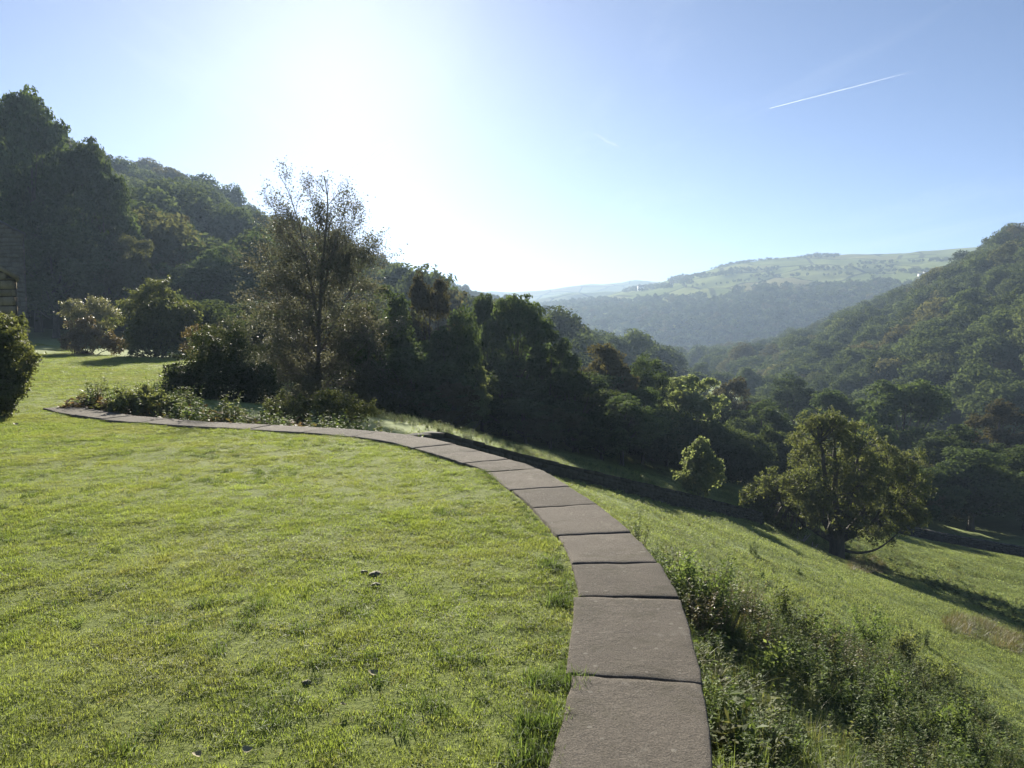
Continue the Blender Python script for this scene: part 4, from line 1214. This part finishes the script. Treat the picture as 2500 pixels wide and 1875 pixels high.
# ------------------------------------------------------------------ stone buildings at the left edge
def stone_face(parent, A, B, z0, ztopA, ztopB, ch=0.16, lr=(0.25, 0.5), mat='house_stone', depth=0.12, seed=0):
    """coursed stones over the vertical face from A to B, top sloping from ztopA to ztopB"""
    g = np.random.default_rng(seed)
    A = np.array(A, float); B = np.array(B, float); L_ = np.linalg.norm(B - A); d_ = (B - A) / L_
    rz_ = math.atan2(d_[1], d_[0]); z = z0
    protos = []
    for q in range(6):
        b = MB(); b.box((0, 0, 0), (1, 1, 1), 0, 0.05); protos.append(b.mesh('stone', M[mat]))
    k = 0
    while z < max(ztopA, ztopB):
        h = ch * g.uniform(0.8, 1.2); s = 0.0
        while s < L_ - 0.02:
            ln = min(g.uniform(*lr), L_ - s)
            zt = ztopA + (ztopB - ztopA) * (s + ln / 2) / L_
            hh = min(h, zt - z)
            if hh > 0.04:
                o = obj('stone', protos[k % 6], parent, (*(A + d_ * (s + ln / 2)), z + hh / 2) - np.array(parent.location))
                o.rotation_euler = (0, 0, rz_); o.scale = (max(ln - 0.03, 0.03), depth * g.uniform(0.75, 1.3), hh - 0.028)
                k += 1
            s += ln
        z += h


def outbuilding(name, px_edge, D, topL, topR, bot, label, seed, mat, cap, slope_px=60):
    R_ = at(px_edge, topR, D); Lp = at(px_edge - slope_px, topL, D + 0.4)
    zb = at(px_edge, bot, D)[2] - 0.5
    t = thing(name, label, 'building', (R_[0], R_[1], zb))
    A = Lp[:2]; B = R_[:2]
    core = MB()
    d_ = (B - A) / np.linalg.norm(B - A); nv_ = np.array([-d_[1], d_[0]])
    nv_ = nrm(np.array([R_[0], R_[1]]) + np.array([-1.5, 0]))
    b0 = np.array([R_[0], R_[1], zb])
    A2, B2 = A + nv_ * 0.03, B + nv_ * 0.03
    C2, D2 = B2 + nv_ * 4.0, A2 + nv_ * 4.0
    V = []
    for (p, zt) in ((A2, Lp[2]), (B2, R_[2]), (C2, R_[2]), (D2, Lp[2])):
        V.append([p[0], p[1], zb]); V.append([p[0], p[1], zt])
    core.add(np.array(V) - b0, [[0, 2, 3, 1], [2, 4, 5, 3], [4, 6, 7, 5], [6, 0, 1, 7], [1, 3, 5, 7]])
    obj('wall', core.mesh('wall', M['mortar']), t)
    stone_face(t, A, B - d_ * 0.07, zb, Lp[2], R_[2], 0.24, (0.3, 0.6), seed=seed, mat=mat)
    # sloping slab roof / coping course
    rf = MB()
    e = 0.10; th = 0.12
    P4 = [A2 - nv_ * 0.22 - d_ * 0.1, B2 - nv_ * 0.22 + d_ * e, C2 + d_ * e, D2 - d_ * 0.1]
    zz_ = [Lp[2], R_[2] - 0.02, R_[2] - 0.02, Lp[2]]
    V = [[p[0], p[1], z_ + 0.01] for p, z_ in zip(P4, zz_)] + [[p[0], p[1], z_ + th] for p, z_ in zip(P4, zz_)]
    rf.add(np.array(V) - b0, [[3, 2, 1, 0], [4, 5, 6, 7], [0, 1, 5, 4], [1, 2, 6, 5], [2, 3, 7, 6], [3, 0, 4, 7]])
    obj('roof', rf.mesh('roof', M[cap]), t)
    return t


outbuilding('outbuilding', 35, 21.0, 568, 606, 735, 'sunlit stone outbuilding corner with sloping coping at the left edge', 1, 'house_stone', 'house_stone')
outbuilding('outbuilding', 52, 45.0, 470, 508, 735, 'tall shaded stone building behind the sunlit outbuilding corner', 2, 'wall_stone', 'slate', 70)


# ------------------------------------------------------------------ far landmarks
def surf_z(h, x, y):
    u, v = np.meshgrid(np.linspace(0, 1, 160), np.linspace(0, 1.3, 160)); G = h.P(u, v).reshape(-1, 3)
    return G[np.hypot(G[:, 0] - x, G[:, 1] - y).argmin(), 2]


def house(px, py, D, w, dp, hw, hr, label, mat, h=None, rz=0.2, chim=True):
    p = at(px, py, D); z = p[2]
    t = thing('house', label, 'house', (p[0], p[1], z), rz=rz)
    b = MB(); b.box((0, 0, hw / 2 - 2), (w, dp, hw + 4)); obj('wall', b.mesh('wall', M[mat]), t)
    r = MB(); o_ = 0.4
    V = [[-w / 2 - o_, -dp / 2 - o_, hw], [w / 2 + o_, -dp / 2 - o_, hw], [w / 2 + o_, dp / 2 + o_, hw], [-w / 2 - o_, dp / 2 + o_, hw], [-w / 2 - o_, 0, hw + hr], [w / 2 + o_, 0, hw + hr]]
    r.add(V, [[0, 1, 5, 4], [2, 3, 4, 5], [3, 2, 1, 0]], [[1, 2, 5], [3, 0, 4]])
    ro = obj('roof', r.mesh('roof', M['slate']), t)
    if chim:
        c = MB(); c.box((w * 0.35, 0, hw + hr + 0.4), (1.0, 0.8, 2.0)); obj('chimney', c.mesh('chimney', M['wall_stone']), ro)
    for q in np.linspace(-0.35, 0.35, 4):
        wi = MB(); wi.box((q * w, -dp / 2 - 0.03, hw * 0.55), (1.2, 0.12, 1.4)); obj('window', wi.mesh('window', M['window_glass']), t)
    return t


house(816, 562, 508, 10, 6, 1.8, 1.8, 'stone house on the skyline of the hazy left spur', 'wall_stone')
house(2003, 594, 760, 7, 4, 2.6, 1.5, 'small white farmhouse on the far hill beside the right skyline', 'white_render', chim=False)
house(1990, 596, 750, 5, 4, 1.8, 1.0, 'low white barn left of the far farmhouse', 'white_render', chim=False)
house(1384, 622, 1075, 8, 5, 2.6, 1.5, 'pale farmhouse at the foot of the far hill shoulder', 'white_render', chim=False)


def mast(px, y0, y1, D, label):
    p = at(px, y1, D); tpp = at(px, y0, D); H = tpp[2] - p[2]
    m = MB(); m.tube([[0, 0, -6], [0, 0, H * 0.5], [0, 0, H]], [0.16, 0.13, 0.10], 6); m.box((0, 0, H * 0.9), (2.4, 0.2, 0.2))
    tag(obj('utility_pole', m.mesh('utility_pole', M['steel']), loc=p), label, 'pole', 'poles on the skyline')


mast(825, 545, 560, 508, 'left utility pole beside the skyline house')
mast(853, 549, 572, 508, 'right utility pole on the skyline past the house')


def pylon(px, y0, y1, D):
    p = at(px, y1, D); H = at(px, y0, D)[2] - p[2]
    t = thing('pylon', 'small lattice pylon on the left shoulder of the far hill', 'pylon', p)
    m = MB(); w = H * 0.13; r = 0.18
    for sx in (-1, 1):
        for sy in (-1, 1):
            m.tube([[sx * w, sy * w, -3], [sx * w * 0.35, sy * w * 0.35, H * 0.6], [0, 0, H]], r, 4)
    for q in range(5):
        z1, z2 = H * q / 6, H * (q + 1) / 6
        a, b = w * (1 - 0.9 * z1 / H), w * (1 - 0.9 * z2 / H)
        for sy in (-1, 1):
            m.tube([[-a, sy * a, z1], [b, sy * b, z2]], r * 0.6, 3); m.tube([[a, sy * a, z1], [-b, sy * b, z2]], r * 0.6, 3)
    obj('tower', m.mesh('tower', M['steel']), t)
    for f, ww in ((0.65, 0.20), (0.78, 0.24), (0.9, 0.17)):
        c = MB(); c.tube([[-H * ww, 0, H * f], [0, 0, H * f + 0.5], [H * ww, 0, H * f]], 0.2, 4); obj('cross_arm', c.mesh('cross_arm', M['steel']), t)


pylon(1450, 595, 633, 950)


# ------------------------------------------------------------------ contrails, high in the sky
def contrail_mat():
    m, nt, b = new_mat('contrail')
    p = pos(nt)
    df = nd(nt, 'ShaderNodeBsdfDiffuse'); df.inputs[0].default_value = (0.9, 0.92, 0.95, 1)
    tl = nd(nt, 'ShaderNodeBsdfTranslucent'); tl.inputs[0].default_value = (0.9, 0.92, 0.95, 1)
    ms = nd(nt, 'ShaderNodeMixShader'); ms.inputs[0].default_value = 0.6
    nt.links.new(df.outputs[0], ms.inputs[1]); nt.links.new(tl.outputs[0], ms.inputs[2])
    tp_ = nd(nt, 'ShaderNodeBsdfTransparent')
    at_ = nd(nt, 'ShaderNodeAttribute', attribute_name='dens')
    n_ = noise(nt, 0.002, 5, p, 0.6)
    mm = nd(nt, 'ShaderNodeMath', operation='MULTIPLY'); nt.links.new(at_.outputs['Fac'], mm.inputs[0])
    mr = nd(nt, 'ShaderNodeMapRange'); mr.inputs[1].default_value = 0.2; mr.inputs[2].default_value = 0.6; mr.inputs[3].default_value = 0.55; nt.links.new(n_, mr.inputs[0])
    nt.links.new(mr.outputs[0], mm.inputs[1])
    mx = nd(nt, 'ShaderNodeMixShader'); nt.links.new(mm.outputs[0], mx.inputs[0]); nt.links.new(tp_.outputs[0], mx.inputs[1]); nt.links.new(ms.outputs[0], mx.inputs[2])
    nt.links.new(mx.outputs[0], nt.nodes['Material Output'].inputs[0])
    return m


CM = contrail_mat()


def contrail(p0, p1, D, r0, r1, d0, d1, label):
    a = at(*p0, D); b = at(*p1, D * 1.12); n = 60
    t = np.linspace(0, 1, n)[:, None]; P = (b - a) * t; P[:, 2] += np.sin(t[:, 0] * 9) * r0 * 0.4
    m = MB(); m.tube(P, r0 + (r1 - r0) * t[:, 0], 10)
    V = np.concatenate(m.v); dens = np.repeat(d0 + (d1 - d0) * t[:, 0], 10)
    tag(obj('contrail', mesh_np('contrail', V, [np.concatenate(m.q)], CM, {'dens': ('POINT', dens)}, True), loc=a), label, 'contrail', 'aircraft trails')


contrail((1663, 234), (1990, 150), 30000, 9, 26, 0.36, 0.0, 'sharp thin white vapour trail in the upper right sky')
contrail((722, 393), (845, 312), 30000, 45, 110, 0.55, 0.10, 'broad short vapour trail just above the birch top')
contrail((1285, 290), (1335, 317), 30000, 80, 50, 0.04, 0.08, 'faint short wisp of trail in the middle sky')


# ------------------------------------------------------------------ grass and weeds
def blade_mesh(name, n, spread, hmin, hmax, w, lean, mat, seed, curl=0.5, seg=3):
    g = np.random.default_rng(seed)
    r = spread * np.sqrt(g.random(n)); a = g.uniform(0, 6.28, n)
    B = np.stack([r * np.cos(a), r * np.sin(a), np.full(n, -0.01)], 1)
    h = g.uniform(hmin, hmax, n); la = g.uniform(0, 6.28, n); lm = np.abs(g.normal(size=n)) * lean
    D = np.stack([np.cos(la) * lm, np.sin(la) * lm, np.ones(n)], 1); D = nrm(D)
    S = nrm(np.stack([-np.sin(la), np.cos(la), np.zeros(n)], 1) + 0.3 * g.normal(size=(n, 3)))
    V = []; wid = w * g.uniform(0.7, 1.3, n)
    for k in range(seg + 1):
        f = k / seg
        c = B + D * (h * f)[:, None] + np.stack([np.cos(la), np.sin(la), -0.7 * np.ones(n)], 1) * (curl * h * f * f * lm)[:, None]
        ww = wid * (1 - f ** 1.5) * 0.5 + 0.0002
        V += [c - S * ww[:, None], c + S * ww[:, None]]
    V = np.stack(V, 1); m = 2 * (seg + 1)
    q0 = np.array([[2 * k, 2 * k + 1, 2 * k + 3, 2 * k + 2] for k in range(seg)])
    q = (np.arange(n)[:, None, None] * m + q0[None]).reshape(-1, 4)
    return mesh_np(name, V.reshape(-1, 3), [q], M[mat], {'tint': ('FACE', np.repeat(g.random(n), seg))})


def src(name, me): return bpy.data.objects.new(name, me)


g = np.random.default_rng(99)
LAWN_T = [src('tuft_source', blade_mesh('tuft', 115, 0.075, 0.010, 0.028, 0.0026, 0.85, 'lawn_blade', 900 + k, 0.6, 2)) for k in range(5)]
LAWN_L = [src('long_tuft_source', blade_mesh('long_tuft', 60, 0.06, 0.03, 0.075, 0.0034, 0.8, 'tuft_blade', 920 + k, 0.9, 3)) for k in range(3)]


def lawn_points(dens, xmin, xmax, ymin, ymax):
    n = int(dens * (xmax - xmin) * (ymax - ymin))
    x = g.uniform(xmin, xmax, n); y = g.uniform(ymin, ymax, n)
    px, py = proj(np.stack([x, y, np.zeros(n)], 1))
    ok = in_poly(x, y, LAWN_IN) & (px > -120) & (px < 2300) & (py < 1800)
    return x[ok], y[ok]


LAWN_IN = [tuple(p) for p in (INN + INW * 0.02)[::6]] + [tuple(p) for p in LAWN_REST]
parts = [lawn_points(620, -5.5, 1.3, 2.0, 7), lawn_points(340, -9, 1.3, 7, 14), lawn_points(60, -20, 0, 14, 30), lawn_points(22, -42, -6, 30, 64)]
lx = np.concatenate([p[0] for p in parts]); ly = np.concatenate([p[1] for p in parts])
big = 0.5 + 0.5 * vnoise(lx, ly, 0.55, 31); fine = 0.5 + 0.5 * vnoise(lx, ly, 0.17, 32)
hs_ = 0.65 + 0.55 * big * fine + 0.35 * np.clip(vnoise(lx, ly, 0.33, 33) - 0.35, 0, 1) * 2.0
far_s = np.clip(ly / 9, 1, 3.2)
ws_ = far_s * g.uniform(0.85, 1.25, len(lx))
scatter('lawn_grass', np.stack([lx, ly, lawn_z(lx, ly) + 0.009 * vnoise(lx, ly, 0.13, 34) * (1 + np.clip(vnoise(lx, ly, 1.5, 35), 0, 1))], 1), LAWN_T, g.uniform(0, 6.28, len(lx)), np.stack([ws_, ws_, hs_ * g.uniform(0.8, 1.25, len(lx)) * np.sqrt(far_s)], 1),
        'short mown grass of the sunlit terrace lawn', 'grass', g.normal(size=(len(lx), 2)) * 0.12)
# rougher darker tufts, and the fringe hanging over the coping
rx, ry = lawn_points(26, -8, 1.2, 2.0, 13)
sel = vnoise(rx, ry, 0.8, 41) + 0.5 * vnoise(rx, ry, 0.3, 42) > 0.38 + 0.03 * (ry - 3)
rx, ry = rx[sel], ry[sel]
ks = rng.integers(0, 599, 900)
sarc = vnoise(ARC[ks], ARC[ks] * 0, 0.5, 44)
fr = INN[ks] + INW[ks] * (0.03 + np.abs(rng.normal(size=900)) * 0.05 - 0.05 * (sarc > 0.35))[:, None]
rx = np.concatenate([rx, fr[:, 0]]); ry = np.concatenate([ry, fr[:, 1]])
rs = np.concatenate([g.uniform(0.6, 1.15, sel.sum()), 0.22 + 0.6 * np.clip(sarc - 0.05, 0, 1)])
for (bx, by, nn) in ((1240, 1478, 16), (1238, 1292, 9), (1195, 1570, 12), (1215, 1220, 6), (1185, 1640, 8)):
    v = ray(bx, by); q = v * (-EYE / v[2])
    rx = np.concatenate([rx, q[0] + g.normal(size=nn) * 0.05 - 0.05]); ry = np.concatenate([ry, q[1] + g.normal(size=nn) * 0.06]); rs = np.concatenate([rs, g.uniform(0.9, 1.4, nn)])
scatter('rough_grass', np.stack([rx, ry, lawn_z(rx, ry) + 0.005], 1), LAWN_L, g.uniform(0, 6.28, len(rx)), rs, 'longer grass tufts in the lawn and along the coping', 'grass', g.normal(size=(len(rx), 2)) * 0.15)

# pasture
FT = [src('pasture_source', blade_mesh('pasture_tuft', 110, 0.20, 0.02, 0.055, 0.010, 0.9, 'field_blade', 940 + k, 0.7, 2)) for k in range(4)]


def field_points(dens, x0, x1, y0, y1, poly=None):
    n = int(dens * (x1 - x0) * (y1 - y0)); x = g.uniform(x0, x1, n); y = g.uniform(y0, y1, n)
    z = ground_z(x, y); px, py = proj(np.stack([x, y, z], 1))
    ok = (px > -40) & (px < 2300) & (py < 1780) & ~in_poly(x, y, LAWN_POLY) & ~in_poly(x, y, [tuple(p) for p in ON[::6]] + [(-9, 15), (-40, 15), (-40, -6), (-1, -6)])
    if poly is not None: ok &= in_poly(px, py, poly)
    return x[ok], y[ok], z[ok]


A_ = [field_points(45, 0.5, 20, 4, 20), field_points(16, 0, 36, 20, 50), field_points(7, -8, 20, 14, 45)]
x, y, z = [np.concatenate([a[k] for a in A_]) for k in range(3)]
hs_ = 0.45 + 0.6 * np.clip(vnoise(x, y, 1.3, 51) * 0.5 + 0.5, 0, 1) + 0.5 * np.clip(vnoise(x, y, 0.6, 52) - 0.45, 0, 1)
ws_ = np.clip(y / 16, 1, 2.2)
scatter('pasture_grass', np.stack([x, y, z], 1), FT, g.uniform(0, 6.28, len(x)), np.stack([ws_, ws_, hs_ * np.sqrt(ws_)], 1), 'grazed pasture grass on the slope below the terrace', 'grass')


def weed_mesh(name, h, n, ll, asp, mat, seed, stems=3, spread=0.1, droop=0.2):
    g = np.random.default_rng(seed)
    mb = MB(); P, N, T = [], [], []
    for s_ in range(stems):
        a = g.uniform(0, 6.28); hh = h * g.uniform(0.65, 1.1); tl = g.uniform(0.05, 0.35)
        tq = np.linspace(0, 1, 6)[:, None]
        pp = np.array([math.cos(a), math.sin(a), 0]) * (spread * g.random() + tl * hh * tq ** 1.4) + np.array([0, 0, hh]) * tq
        mb.tube(pp, 0.005 * (1.3 - tq[:, 0]), 3)
        f = g.uniform(0.08, 1, n); an_ = np.arange(n) * 2.4 + g.normal(size=n) * 0.3
        base = np.stack([np.interp(f * 5, np.arange(6), pp[:, q]) for q in range(3)], 1)
        dirn = np.stack([np.cos(an_), np.sin(an_), 0.35 - droop + 0.5 * g.normal(size=n) * 0.5], 1)
        l_ = ll * (1.15 - 0.6 * f) * g.uniform(0.7, 1.2, n)
        P.append(base + nrm(dirn) * (l_ * 0.5)[:, None]); T.append(dirn); N.append(np.stack([-np.cos(an_) * 0.3, -np.sin(an_) * 0.3, np.ones(n)], 1) + 0.3 * g.normal(size=(n, 3)))
    P, N, T = map(np.concatenate, (P, N, T))
    sz = np.repeat(ll, len(P)) * np.clip(1.15 - 0.5 * P[:, 2] / h, 0.4, 1.2) * g.uniform(0.7, 1.2, len(P))
    lm_ = leaf_mesh(name, P, N, sz, asp, M[mat], None, 0.2, T, g)
    sm = mb.mesh('weed_stem', M[mat], False)
    return lm_, sm


def weed_src(*a, **k):
    lm_, sm = weed_mesh(*a, **k)
    # stems joined to leaves in one mesh for scattering
    n1 = len(lm_.vertices); v1 = np.empty(n1 * 3, np.float32); lm_.vertices.foreach_get('co', v1)
    n2 = len(sm.vertices); v2 = np.empty(n2 * 3, np.float32); sm.vertices.foreach_get('co', v2)
    q1 = np.arange(n1).reshape(-1, 4); q2 = np.empty(len(sm.loops), np.int32); sm.loops.foreach_get('vertex_index', q2); q2 = q2.reshape(-1, 4) + n1
    t1 = np.empty(len(q1), np.float32); lm_.attributes['tint'].data.foreach_get('value', t1)
    return src('weed_source', mesh_np('weed', np.concatenate([v1, v2]).reshape(-1, 3), [q1, q2], lm_.materials[0], {'tint': ('FACE', np.concatenate([t1, np.full(len(q2), 0.5)]))}))


NETTLE = [weed_src('nettle', 0.55, 26, 0.085, 0.42, 'weed_leaf', 1000 + k, stems=6, spread=0.12) for k in range(4)]
TALLW = [weed_src('tall_weed', 0.75, 34, 0.075, 0.22, 'dry_weed' if k % 2 else 'weed_leaf', 1020 + k, stems=5, spread=0.12) for k in range(4)]
DOCK = [weed_src('dock', 0.22, 9, 0.15, 0.34, 'weed_leaf', 1040 + k, stems=3, spread=0.05) for k in range(3)]
TUSS = [src('tussock_source', blade_mesh('tussock', 110, 0.10, 0.22, 0.55, 0.007, 0.8, 'long_blade', 1060 + k, 1.1, 4)) for k in range(4)]
DRYG = [src('dry_grass_source', blade_mesh('dry_tussock', 90, 0.16, 0.2, 0.55, 0.009, 0.6, 'dry_weed', 1080 + k, 0.7, 3)) for k in range(3)]

ROUGH = [(1395, 1215), (1470, 1250), (1560, 1300), (1660, 1345), (1780, 1385), (1900, 1432), (2010, 1475), (2110, 1525), (2160, 1590), (2240, 1640), (2300, 1900), (1400, 1900), (1450, 1400)]
x, y, z = field_points(42, 0.6, 11, 2.5, 14, ROUGH)
k = g.random(len(x))
n_ = vnoise(x, y, 0.8, 61)
near = np.clip((y - 3.0) / 7, 0, 1)
isn = (n_ > -0.55) & (k < 0.62); ist = (~isn) & (k < 0.92)
scatter('undergrowth', np.stack([x, y, z], 1)[isn], NETTLE, g.uniform(0, 6.28, isn.sum()), g.uniform(0.40, 0.85, isn.sum()) * (0.75 + 0.3 * near[isn]), 'nettles and leafy weeds crowding the foot of the terrace wall', 'weeds', g.normal(size=(isn.sum(), 2)) * 0.12)
scatter('undergrowth', np.stack([x, y, z], 1)[ist], TUSS, g.uniform(0, 6.28, ist.sum()), g.uniform(0.4, 0.75, ist.sum()), 'long arching grass among the weeds below the terrace', 'grass', g.normal(size=(ist.sum(), 2)) * 0.15)
EDGE = [(1375, 1190), (1430, 1230), (1540, 1290), (1640, 1345), (1760, 1385), (1900, 1440), (1960, 1480), (1880, 1500), (1700, 1450), (1560, 1420), (1480, 1360), (1420, 1270)]
x, y, z = field_points(9, 0.6, 11, 5, 16, EDGE)
scatter('undergrowth', np.stack([x, y, z], 1), TALLW, g.uniform(0, 6.28, len(x)), g.uniform(0.45, 0.9, len(x)), 'tall seeding weeds along the upper edge of the rough strip', 'weeds', g.normal(size=(len(x), 2)) * 0.1)
ROSET = [(1500, 1659), (1500, 1500), (1560, 1480), (1640, 1560), (1700, 1659)]
x, y, z = field_points(14, 0.6, 6, 3, 9, [(1490, 1370), (1560, 1370), (1680, 1480), (1760, 1659), (1700, 1900), (1480, 1900)])
scatter('undergrowth', np.stack([x, y, z + 0.02], 1), DOCK, g.uniform(0, 6.28, len(x)), g.uniform(0.6, 1.3, len(x)), 'broad-leaved docks close under the coping', 'weeds', g.normal(size=(len(x), 2)) * 0.15)
# weeds in the open pasture
x, y, z = field_points(0.45, 1, 34, 10, 46)
sel = vnoise(x, y, 5, 71) + 0.6 * vnoise(x, y, 1.6, 72) > 0.15
scatter('pasture_weeds', np.stack([x, y, z], 1)[sel], DOCK + NETTLE[:1], g.uniform(0, 6.28, sel.sum()), g.uniform(0.35, 0.8, sel.sum()), 'dark weed tufts dotted over the pasture', 'weeds')
BANK = [(1640, 1118), (1700, 1130), (1860, 1185), (1960, 1215), (2120, 1275), (2230, 1325), (2230, 1365), (2080, 1300), (1960, 1255), (1870, 1235), (1790, 1195), (1650, 1150)]
x, y, z = field_points(7, 8, 34, 20, 46, BANK)
scatter('bank_weeds', np.stack([x, y, z], 1), DOCK, g.uniform(0, 6.28, len(x)), g.uniform(0.5, 1.1, len(x)), 'band of docks on the bank below the ash', 'weeds')
DRYP = [(1840, 1205), (1880, 1200), (1920, 1225), (1900, 1250), (1830, 1235)]
DRYP2 = [(2050, 1330), (2120, 1345), (2230, 1390), (2230, 1425), (2110, 1395), (2030, 1360)]
for PG, lab in ((DRYP, 'clump of dry long grass by the ash trunk'), (DRYP2, 'streak of brown long grass on the pasture bank')):
    x, y, z = field_points(9, 6, 34, 16, 46, PG)
    scatter('dry_grass', np.stack([x, y, z], 1), DRYG, g.uniform(0, 6.28, len(x)), g.uniform(0.45, 0.9, len(x)), lab, 'grass')
# rough growth along the field wall top and beyond
x, y, z = field_points(14, -6, 12, 13, 36, [(800, 890), (900, 905), (1100, 965), (1250, 1000), (1420, 1040), (1420, 1056), (1290, 1026), (1150, 990), (1000, 950), (800, 900)])
scatter('wall_weeds', np.stack([x, y, z], 1), NETTLE + TUSS[:2], g.uniform(0, 6.28, len(x)), g.uniform(0.25, 0.5, len(x)), 'sunlit weeds along the far side of the field wall', 'weeds')
# border under the birch
x, y, z = field_points(34, -9.5, -0.2, 11, 16.5)
dd = np.min(np.hypot(x[:, None] - ON[None, ::5, 0], y[:, None] - ON[None, ::5, 1]), axis=1)
sel = (dd > 0.1) & (dd < 1.7) & (x < -1.4)
BERG = [weed_src('border_plant', 0.30, 9, 0.13, 0.6, 'red_leaf', 1100 + k, stems=5, spread=0.12) for k in range(4)]
scatter('border_plants', np.stack([x, y, z], 1)[sel], BERG + NETTLE[:1], g.uniform(0, 6.28, sel.sum()), g.uniform(0.8, 1.5, sel.sum()), 'reddish border plants spilling along the far coping', 'plants')

# leafy shrubs one can pick out in the rough strip
BUSH = [('young_shrub', 1545, 1355, 9.0, 0.85, 0.32), ('young_shrub', 1705, 1385, 10.2, 1.0, 0.30), ('young_shrub', 1640, 1470, 7.8, 0.5, 0.26), ('young_shrub', 1880, 1400, 11.6, 0.85, 0.36), ('young_shrub', 1960, 1440, 11.4, 0.62, 0.28),
        ('young_shrub', 2035, 1475, 11.6, 0.55, 0.34), ('young_shrub', 2062, 1625, 9.6, 0.7, 0.22), ('young_shrub', 1480, 1300, 9.8, 0.7, 0.28), ('young_shrub', 1780, 1420, 10.4, 0.7, 0.26), ('young_shrub', 1930, 1545, 9.4, 0.6, 0.22)]
BL = ['dark bushy weed against the coping edge at the middle slab', 'tallest dark weed clump at the pasture edge of the rough strip', 'squat dark bush low in the rough strip', 'dark round bush at the pasture edge of the rough strip',
      'narrow bush just right of the dark round bush', 'isolated dark bush standing out in the grass to the right', 'upright dark bush lowest and farthest right', 'seeding bush nearest the top of the rough strip',
      'bush between the tallest clump and the dark round bush', 'slim bush in the long grass of the lower right']
for k, (nm, px, py, D, h, r) in enumerate(BUSH):
    v = ray(px, py)
    tt_ = np.linspace(3, 40, 600); pz = EYE + v[2] * tt_; gz = ground_z(v[0] * tt_, v[1] * tt_)
    i_ = np.nonzero(pz < gz)[0]
    q = tt_[i_[0]] if len(i_) else D
    b = np.array([v[0] * q, v[1] * q, 0.0]); b[2] = float(ground_z(b[0:1], b[1:2])[0])
    t = thing(nm, BL[k], 'shrub', b, 'bushes in the rough strip')
    gg = np.random.default_rng(1200 + k)
    mb = MB(); P, N = [], []
    for s_ in range(9):
        a = gg.uniform(0, 6.28); rr = r * gg.uniform(0.3, 1.4); hh = h * gg.uniform(0.45, 0.95)
        tq = np.linspace(0, 1, 6)[:, None]; pp = np.array([math.cos(a), math.sin(a), 0]) * rr * tq + np.array([0, 0, hh]) * tq
        mb.tube(pp, 0.008 * (1.2 - tq[:, 0]), 4)
        n = 170; f = gg.uniform(0.1, 1, (n, 1))
        P.append(np.array([math.cos(a), math.sin(a), 0]) * rr * f + np.array([0, 0, hh]) * f + gg.normal(size=(n, 3)) * 0.055); N.append(gg.normal(size=(n, 3)) + np.array([0, 0, 0.5]))
    P = np.concatenate(P); N = np.concatenate(N)
    obj('stems', mb.mesh('stems', M['bark']), t)
    obj('foliage', leaf_mesh('foliage', P, N, 0.055 * gg.uniform(0.6, 1.3, len(P)), 0.45, M['weed_leaf'], None, g=gg), t)


# ------------------------------------------------------------------ small things on the lawn
def lawn_at(px, py):
    v = ray(px, py); q = v * (-EYE / v[2]); return np.array([q[0], q[1], float(lawn_z(q[0], q[1]))])


def clod(px, py, r, label):
    g = np.random.default_rng(int(px)); u = np.linspace(0, math.pi, 9); w = np.linspace(0, 2 * math.pi, 14, endpoint=False)
    U, W = np.meshgrid(u, w, indexing='ij')
    rr = r * (1 + 0.28 * vnoise(np.cos(W) * np.sin(U) * 3 + np.cos(U) * 2, np.sin(W) * np.sin(U) * 3, 0.8, int(px)))
    V = np.stack([rr * np.sin(U) * np.cos(W) * 1.2, rr * np.sin(U) * np.sin(W), rr * np.cos(U) * 0.6], -1)
    i, j = np.meshgrid(np.arange(8), np.arange(14), indexing='ij'); j2 = (j + 1) % 14
    q = np.stack([i * 14 + j, (i + 1) * 14 + j, (i + 1) * 14 + j2, i * 14 + j2], -1).reshape(-1, 4)
    p = lawn_at(px, py); p[2] += r * 0.2
    tag(obj('earth_clod', mesh_np('earth_clod', V.reshape(-1, 3), [q], M['soil'], smooth=True), loc=p), label, 'clod', 'earth clods on the lawn')


clod(812, 1247, 0.036, 'largest dark earth clod in the middle of the lawn')
clod(812, 1270, 0.027, 'earth clod just in front of the largest one')
clod(786, 1242, 0.022, 'small earth clod left of the largest one')
clod(662, 1480, 0.016, 'dark earth clod low in the lawn left of the pale leaf')


def fallen_leaf(px, py, s, rz, label):
    n = 5; x = np.linspace(-1, 1, n * 2 + 1); w = 0.38 * np.sqrt(np.clip(1 - x ** 2, 0, 1)) * (1 - 0.3 * x)
    V = [];
    for a, b in zip(x, w): V += [[a * s / 2, -b * s, 0.25 * s * a * a + 0.18 * b * s], [a * s / 2, 0, 0.25 * s * a * a], [a * s / 2, b * s, 0.25 * s * a * a + 0.30 * b * s]]
    q = []
    for k in range(2 * n): q += [[3 * k, 3 * k + 3, 3 * k + 4, 3 * k + 1], [3 * k + 1, 3 * k + 4, 3 * k + 5, 3 * k + 2]]
    p = lawn_at(px, py); p[2] += 0.028
    o = tag(obj('fallen_leaf', mesh_np('fallen_leaf', np.array(V), [np.array(q)], M['dry_leaf'], smooth=True), loc=p), label, 'leaf', 'fallen leaves on the lawn')
    o.rotation_euler = (0.25, 0.1, rz)


fallen_leaf(806, 1466, 0.05, 0.6, 'pale curled leaf lying low in the middle of the lawn')
fallen_leaf(742, 1540, 0.035, 2.1, 'small pale leaf nearer than the curled pale leaf')
fallen_leaf(425, 1640, 0.04, 1.2, 'pale leaf at the bottom left of the lawn')
fallen_leaf(535, 1630, 0.04, 0.2, 'tiny pale leaf at the bottom edge of the lawn')
fallen_leaf(34, 920, 0.09, 0.9, 'pale speck of leaf far left on the lawn')
